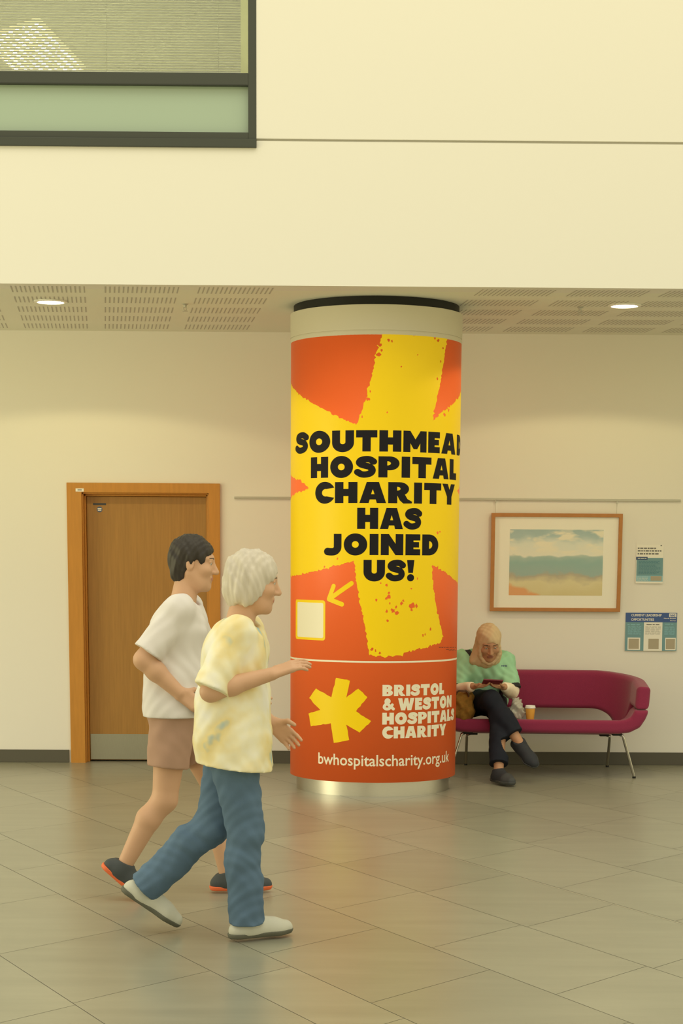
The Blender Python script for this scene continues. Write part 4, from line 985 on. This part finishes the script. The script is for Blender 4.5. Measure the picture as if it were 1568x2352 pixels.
def sitter():
    f = vn((.10, -.99, 0))
    J = dict(pelvis=(1.20, -.47, .545), chest=(1.195, -.585, .775), neck=(1.20, -.665, .885), head=(1.224, -.755, .982),
             shR=(1.040, -.615, .850), shL=(1.358, -.605, .838), elR=(.985, -.70, .625), wrR=(1.095, -.895, .672), elL=(1.405, -.69, .625), wrL=(1.335, -.875, .668),
             hipR=(1.12, -.50, .525), hipL=(1.285, -.50, .52), knR=(1.235, -.965, .578), anR=(1.425, -1.12, .285), toeR=(1.524, -1.226, .162),
             knL=(1.29, -.985, .465), anL=(1.268, -1.235, .088), toeL=(1.345, -1.42, .03))
    for s in 'LR':
        b, c = np.array(J['kn'+s], float), np.array(J['an'+s], float); d = vn(c-b); k = np.array((0, .8, -.3)); J['back'+s] = vn(k-d*(k@d))
    e = empty('person', (1.22, -.6, .43), 'seated person in beige headscarf, mint tunic and navy trousers looking down at a phone', 'person')
    lo, hi = bounds(J, .25); F = Field(lo, hi, .0045)
    put(F, torso_p(J)); put(F, leg_p(J, 'R', 0, .93)); put(F, leg_p(J, 'L', 0, .93))
    for s in 'RL': F.cone(J['an'+s], np.array(J['an'+s])*.4+np.array(J['toe'+s])*.6+np.array([0, 0, -.004]), .028, .016, .01)
    hf = vn((.10, -.86, -.50))
    hd = head(F, J['head'], hf, (0, -.4, 1), J['neck'])
    put(F, arm_p(J, 'R')); put(F, arm_p(J, 'L'))
    hand(F, J['wrR'], (.85, -.35, .10), (.1, -.2, 1), (.1, -1, .3), .40); hand(F, J['wrL'], (-.80, -.40, .10), (-.1, -.2, 1), (0, -1, .3), .45)
    F.build('body', [skin_tan, lips_t, brow_m], e, face_paint(hd)); eyes(hd, e, (.04, .025, .018), .55)
    c, ff, u, r = hd; ax = [r, ff, u]; N = np.array(J['neck']); C = np.array(J['chest'])
    H = Field(c-np.array([.25, .25, .32]), c+.24, .005)
    H.ell(c+u*.034-ff*.022, (.091, .114, .104), ax, .01); H.ell(c-u*.055-ff*.026, (.078, .086, .072), ax, .04)
    H.cone(c-u*.06-ff*.045, N+np.array([-.01, -.015, .00]), .072, .084, .04)
    for s in (-1, 1): H.cone(c-u*.08+r*.05*s, N+np.array([.07*s, -.040, -.03]), .046, .042, .05)
    H.cone(c-u*.12-ff*.02, C+np.array([.01, -.115, .055]), .046, .026, .05)
    H.ell(c+ff*.125-u*.040, (.067, .125, .098), ax, .010, 'd'); ring = [c+ff*(.050-.035*math.cos(2*math.pi*i/20)*.6)+r*.072*math.sin(2*math.pi*i/20)+u*(-.034+.094*math.cos(2*math.pi*i/20)) for i in range(21)]
    H.chain(ring, [.013]*21, .012)
    for q in (0, 1, 2):                                            # folds running from the temple round under the chin
        o = .022*q; H.chain([c+r*(.085-o*.1)-ff*(.03+o)+u*(.03-o), c+r*.078+ff*.0-u*(.07+o), c+r*.03+ff*(.045-o*.4)-u*(.135+o*.7), c-r*.05+ff*(.03-o*.4)-u*(.135+o*.8), c-r*.098-ff*.01-u*(.105+o)], [.007]*5, .016)
    H.wrinkle(.0042, (60, 50, 44), .4, .5)
    H.build('headscarf', mat('scarf_beige', S(180, 152, 100, 1.42), .9, spec=.1, noise=.06, nscale=30), e)
    mint = mat('mint_cotton', S(126, 160, 108, 1.75), .85, spec=.15, noise=.05, nscale=10); blk = mat('black_trim', (.015, .015, .018), .7)
    T = Field((lo[0], lo[1], .48), hi, .005); put(T, torso_p(J, .022, .012))
    sleeves(T, J, .026, .97, .035)
    T.wrinkle(.0068, (36, 34, 24), .9, .6)
    T.cone(N+np.array([0, -.035, .0]), C+np.array([.02, -.20, .02]), .062, .01, .012, 'd'); T.cone(N, N+np.array([.01, -.05, .1]), .07, .1, .012, 'd')
    T.plane((0, -.70, .475), (0, .0, -1))
    nk = N+np.array([0, -.02, .02])
    def tp(P):
        m = np.zeros(len(P), np.int32)
        for s, sg in (('R', -1), ('L', 1)):
            a, b = np.array(J['sh'+s]), np.array(J['el'+s]); d = vn(b-a); t = (P-a)@d; L = np.linalg.norm(b-a); rad = np.linalg.norm((P-a)-np.outer(t, d), axis=1)
            m[(t > L*.97-.030) & (rad < .12) & (sg*(P[:, 0]-1.2) > .12)] = 1
        q = P-np.array([1.088, 0, .912]); along = q[:, 0]*.62-q[:, 2]*.78; across = q[:, 0]*.78+q[:, 2]*.62
        m[(np.abs(along) < .042) & (np.abs(across) < .017) & (P[:, 1] < -.62)] = 1
        return m
    tt = T.build('tunic', [mint, blk], e, tp)
    # small blue badge on the chest
    from mathutils.bvhtree import BVHTree
    og = Vector(ORIG[e.name]); bv = BVHTree.FromPolygons([tuple(v.co+og) for v in tt.data.vertices], [tuple(p.vertices) for p in tt.data.polygons])
    V, Tt = text_mesh('NHS', .018, .03); V[:, 0] *= 1.25; wv = []
    for q in V:
        hit = bv.ray_cast(Vector((1.345+q[0]-.02, -1.4, .806+q[1])), Vector((0, 1, 0)))[0]; wv.append(tuple((hit if hit else Vector((1.345, -.75, .806)))-Vector((0, .0015, 0))))
    mesh_obj('badge', wv, Tt, mat('badge_blue', (.09, .13, .24), .6), e)
    
    # long cream sleeves of the layer under the tunic
    sv = mat('cream_jersey', S(196, 178, 132, 1.7), .9, spec=.1, noise=.04)
    for s in 'RL':
        Sl = Field((lo[0], lo[1], .5), (hi[0], hi[1], .9), .005)
        a, b, w_ = np.array(J['sh'+s]), np.array(J['el'+s]), np.array(J['wr'+s]); Sl.cone(a*.4+b*.6, b, .056, .054, .02); Sl.cone(b, b+(w_-b)*.92, .056, .038, .02)
        Sl.wrinkle(.003, (50, 46, 40), .2); Sl.build('undersleeve', sv, e)
    nv = mat('navy_cotton', (.016, .019, .030), .85, spec=.2, noise=.2, nscale=12)
    D = Field((lo[0], lo[1], 0), (hi[0], hi[1], .72), .005); put(D, leg_p(J, 'R', .017, .93)); put(D, leg_p(J, 'L', .017, .93)); P = np.array(J['pelvis'])
    D.cone(P+np.array([-.07, 0, -.0]), P+np.array([.07, 0, -.0]), .118, .118, .05)
    for s in 'RL':
        k, a = np.array(J['kn'+s]), np.array(J['an'+s]); D.cone(k*.55+a*.45, a, .072, .064, .03)
    D.wrinkle(.004, (34, 30, 24), 1.2)
    for s, back in (('R', .075), ('L', .060)):
        k, a = np.array(J['kn'+s]), np.array(J['an'+s]); d = vn(a-k); p = a-d*back
        X, Y, Z = D.grid(); pd = (X-p[0])*d[0]+(Y-p[1])*d[1]+(Z-p[2])*d[2]; near = (X-a[0])**2+(Y-a[1])**2+(Z-a[2])**2 < .15**2; D.F = np.where(near, np.maximum(D.F, pd), D.F).astype(np.float32)
    D.build('trousers', nv, e)
    up, so = mat('knit_shoe_navy', (.028, .032, .042), .8, noise=.2), mat('shoe_sole_grey', (.06, .065, .065), .6)
    shoe(e, J['anL'], J['toeL'], up, so, h=.004, capm=mat('toe_cap_grey', (.05, .055, .06), .7))
    an, to = np.array(J['anR']), np.array(J['toeR'])
    d = vn(to-an); lift = vn(np.array([-.10, -.62, .62])); 
    shoe(e, J['anR'], an+vn(np.array([.42, -.45, -.52]))*.2, up, so, h=.004, lift=lift)
    # phone in both hands
    ph = empty('phone', (1.235, -.985, .70), 'phone in a dark red case held by the seated person', 'phone')
    b = MB(); A = Matrix.Rotation(math.radians(-28), 3, 'X') @ Matrix.Rotation(math.radians(6), 3, 'Z'); mb = bmesh.new()
    def slab(sx, sy, sz, off):
        V = [A @ Vector((x*sx/2, y*sy/2, z*sz/2+off)) + Vector((1.235, -.985, .712)) for x in (-1, 1) for y in (-1, 1) for z in (-1, 1)]
        return MB().add([tuple(v) for v in V], [(0, 1, 3, 2), (4, 6, 7, 5), (0, 4, 5, 1), (2, 3, 7, 6), (0, 2, 6, 4), (1, 5, 7, 3)])
    slab(.145, .074, .010, 0).build('case', mat('case_red', (.16, .012, .028), .4), ph, bevel=.003)
    slab(.134, .064, .001, .0056).build('screen', mat('phone_screen', (.01, .01, .012), .1), ph)
sitter()

# ------------------------------------------------------------------ things on the seat
def seat_things():
    z0 = .425
    b = empty('handbag', (1.025, -.83, z0), 'brown slouchy plush handbag on the seat between the column and the sitter', 'bag')
    F = Field((.88, -.98, z0-.01), (1.20, -.62, z0+.28), .005); F.ell((1.025, -.83, z0+.085), (.085, .085, .105), None, .02); F.cone((.99, -.83, z0+.16), (1.06, -.83, z0+.16), .050, .046, .05); F.cone((.99, -.83, z0+.04), (1.065, -.83, z0+.04), .055, .055, .05)
    F.cone((.98, -.83, z0+.235), (1.07, -.83, z0+.235), .026, .026, .02, 'd'); F.wrinkle(.008, (44, 40, 34), .3, .6); F.plane((0, 0, z0), (0, 0, -1))
    F.build('bag_body', mat('plush_brown', S(112, 78, 26, 1.7), .95, spec=.1, noise=.5, nscale=26, bump=.6, bscale=160), b)
    MB().tube([(.975, -.875, z0+.16), (.98, -.885, z0+.195), (1.0, -.89, z0+.215), (1.05, -.89, z0+.215), (1.07, -.885, z0+.195), (1.075, -.875, z0+.16)], .007, 10).build('handle', mat('bag_leather', (.10, .045, .02), .6), b, True)
    pb = bpy.data.materials.new('clear_plastic'); pb.use_nodes = True; q = pb.node_tree.nodes['Principled BSDF']; q.inputs['Base Color'].default_value = (.62, .60, .52, 1); q.inputs['Roughness'].default_value = .35; q.inputs['Alpha'].default_value = .72
    g = Field((1.36, -.90, z0-.005), (1.60, -.66, z0+.20), .005); g.ell((1.440, -.79, z0+.06), (.052, .050, .072), None, .02); g.cone((1.43, -.79, z0+.10), (1.425, -.79, z0+.145), .034, .022, .03)
    g.wrinkle(.010, (60, 55, 52), 1.1, .8); g.plane((0, 0, z0), (0, 0, -1)); o = g.build('plastic_bag', pb, None, origin=(1.455, -.78, z0)); tag(o, 'small crumpled clear plastic bag on the seat beside the coffee cup', 'plastic bag')
    c = empty('coffee_cup', (1.535, -.80, z0), 'tan paper coffee cup with a white lid standing on the purple seat', 'cup')
    O = (1.535, -.80, z0)
    MB().lathe([(.027, .0), (.028, .002), (.0365, .086), (.0345, .086)], O, 40).build('paper_cup', mat('cup_tan', S(196, 140, 46, 1.5), .6), c, True)
    MB().lathe([(.0375, .082), (.0390, .084), (.0390, .090), (.0370, .092), (.0355, .102), (.0335, .103), (.0320, .099)], O, 40).build('lid', M_white, c, True)
seat_things()
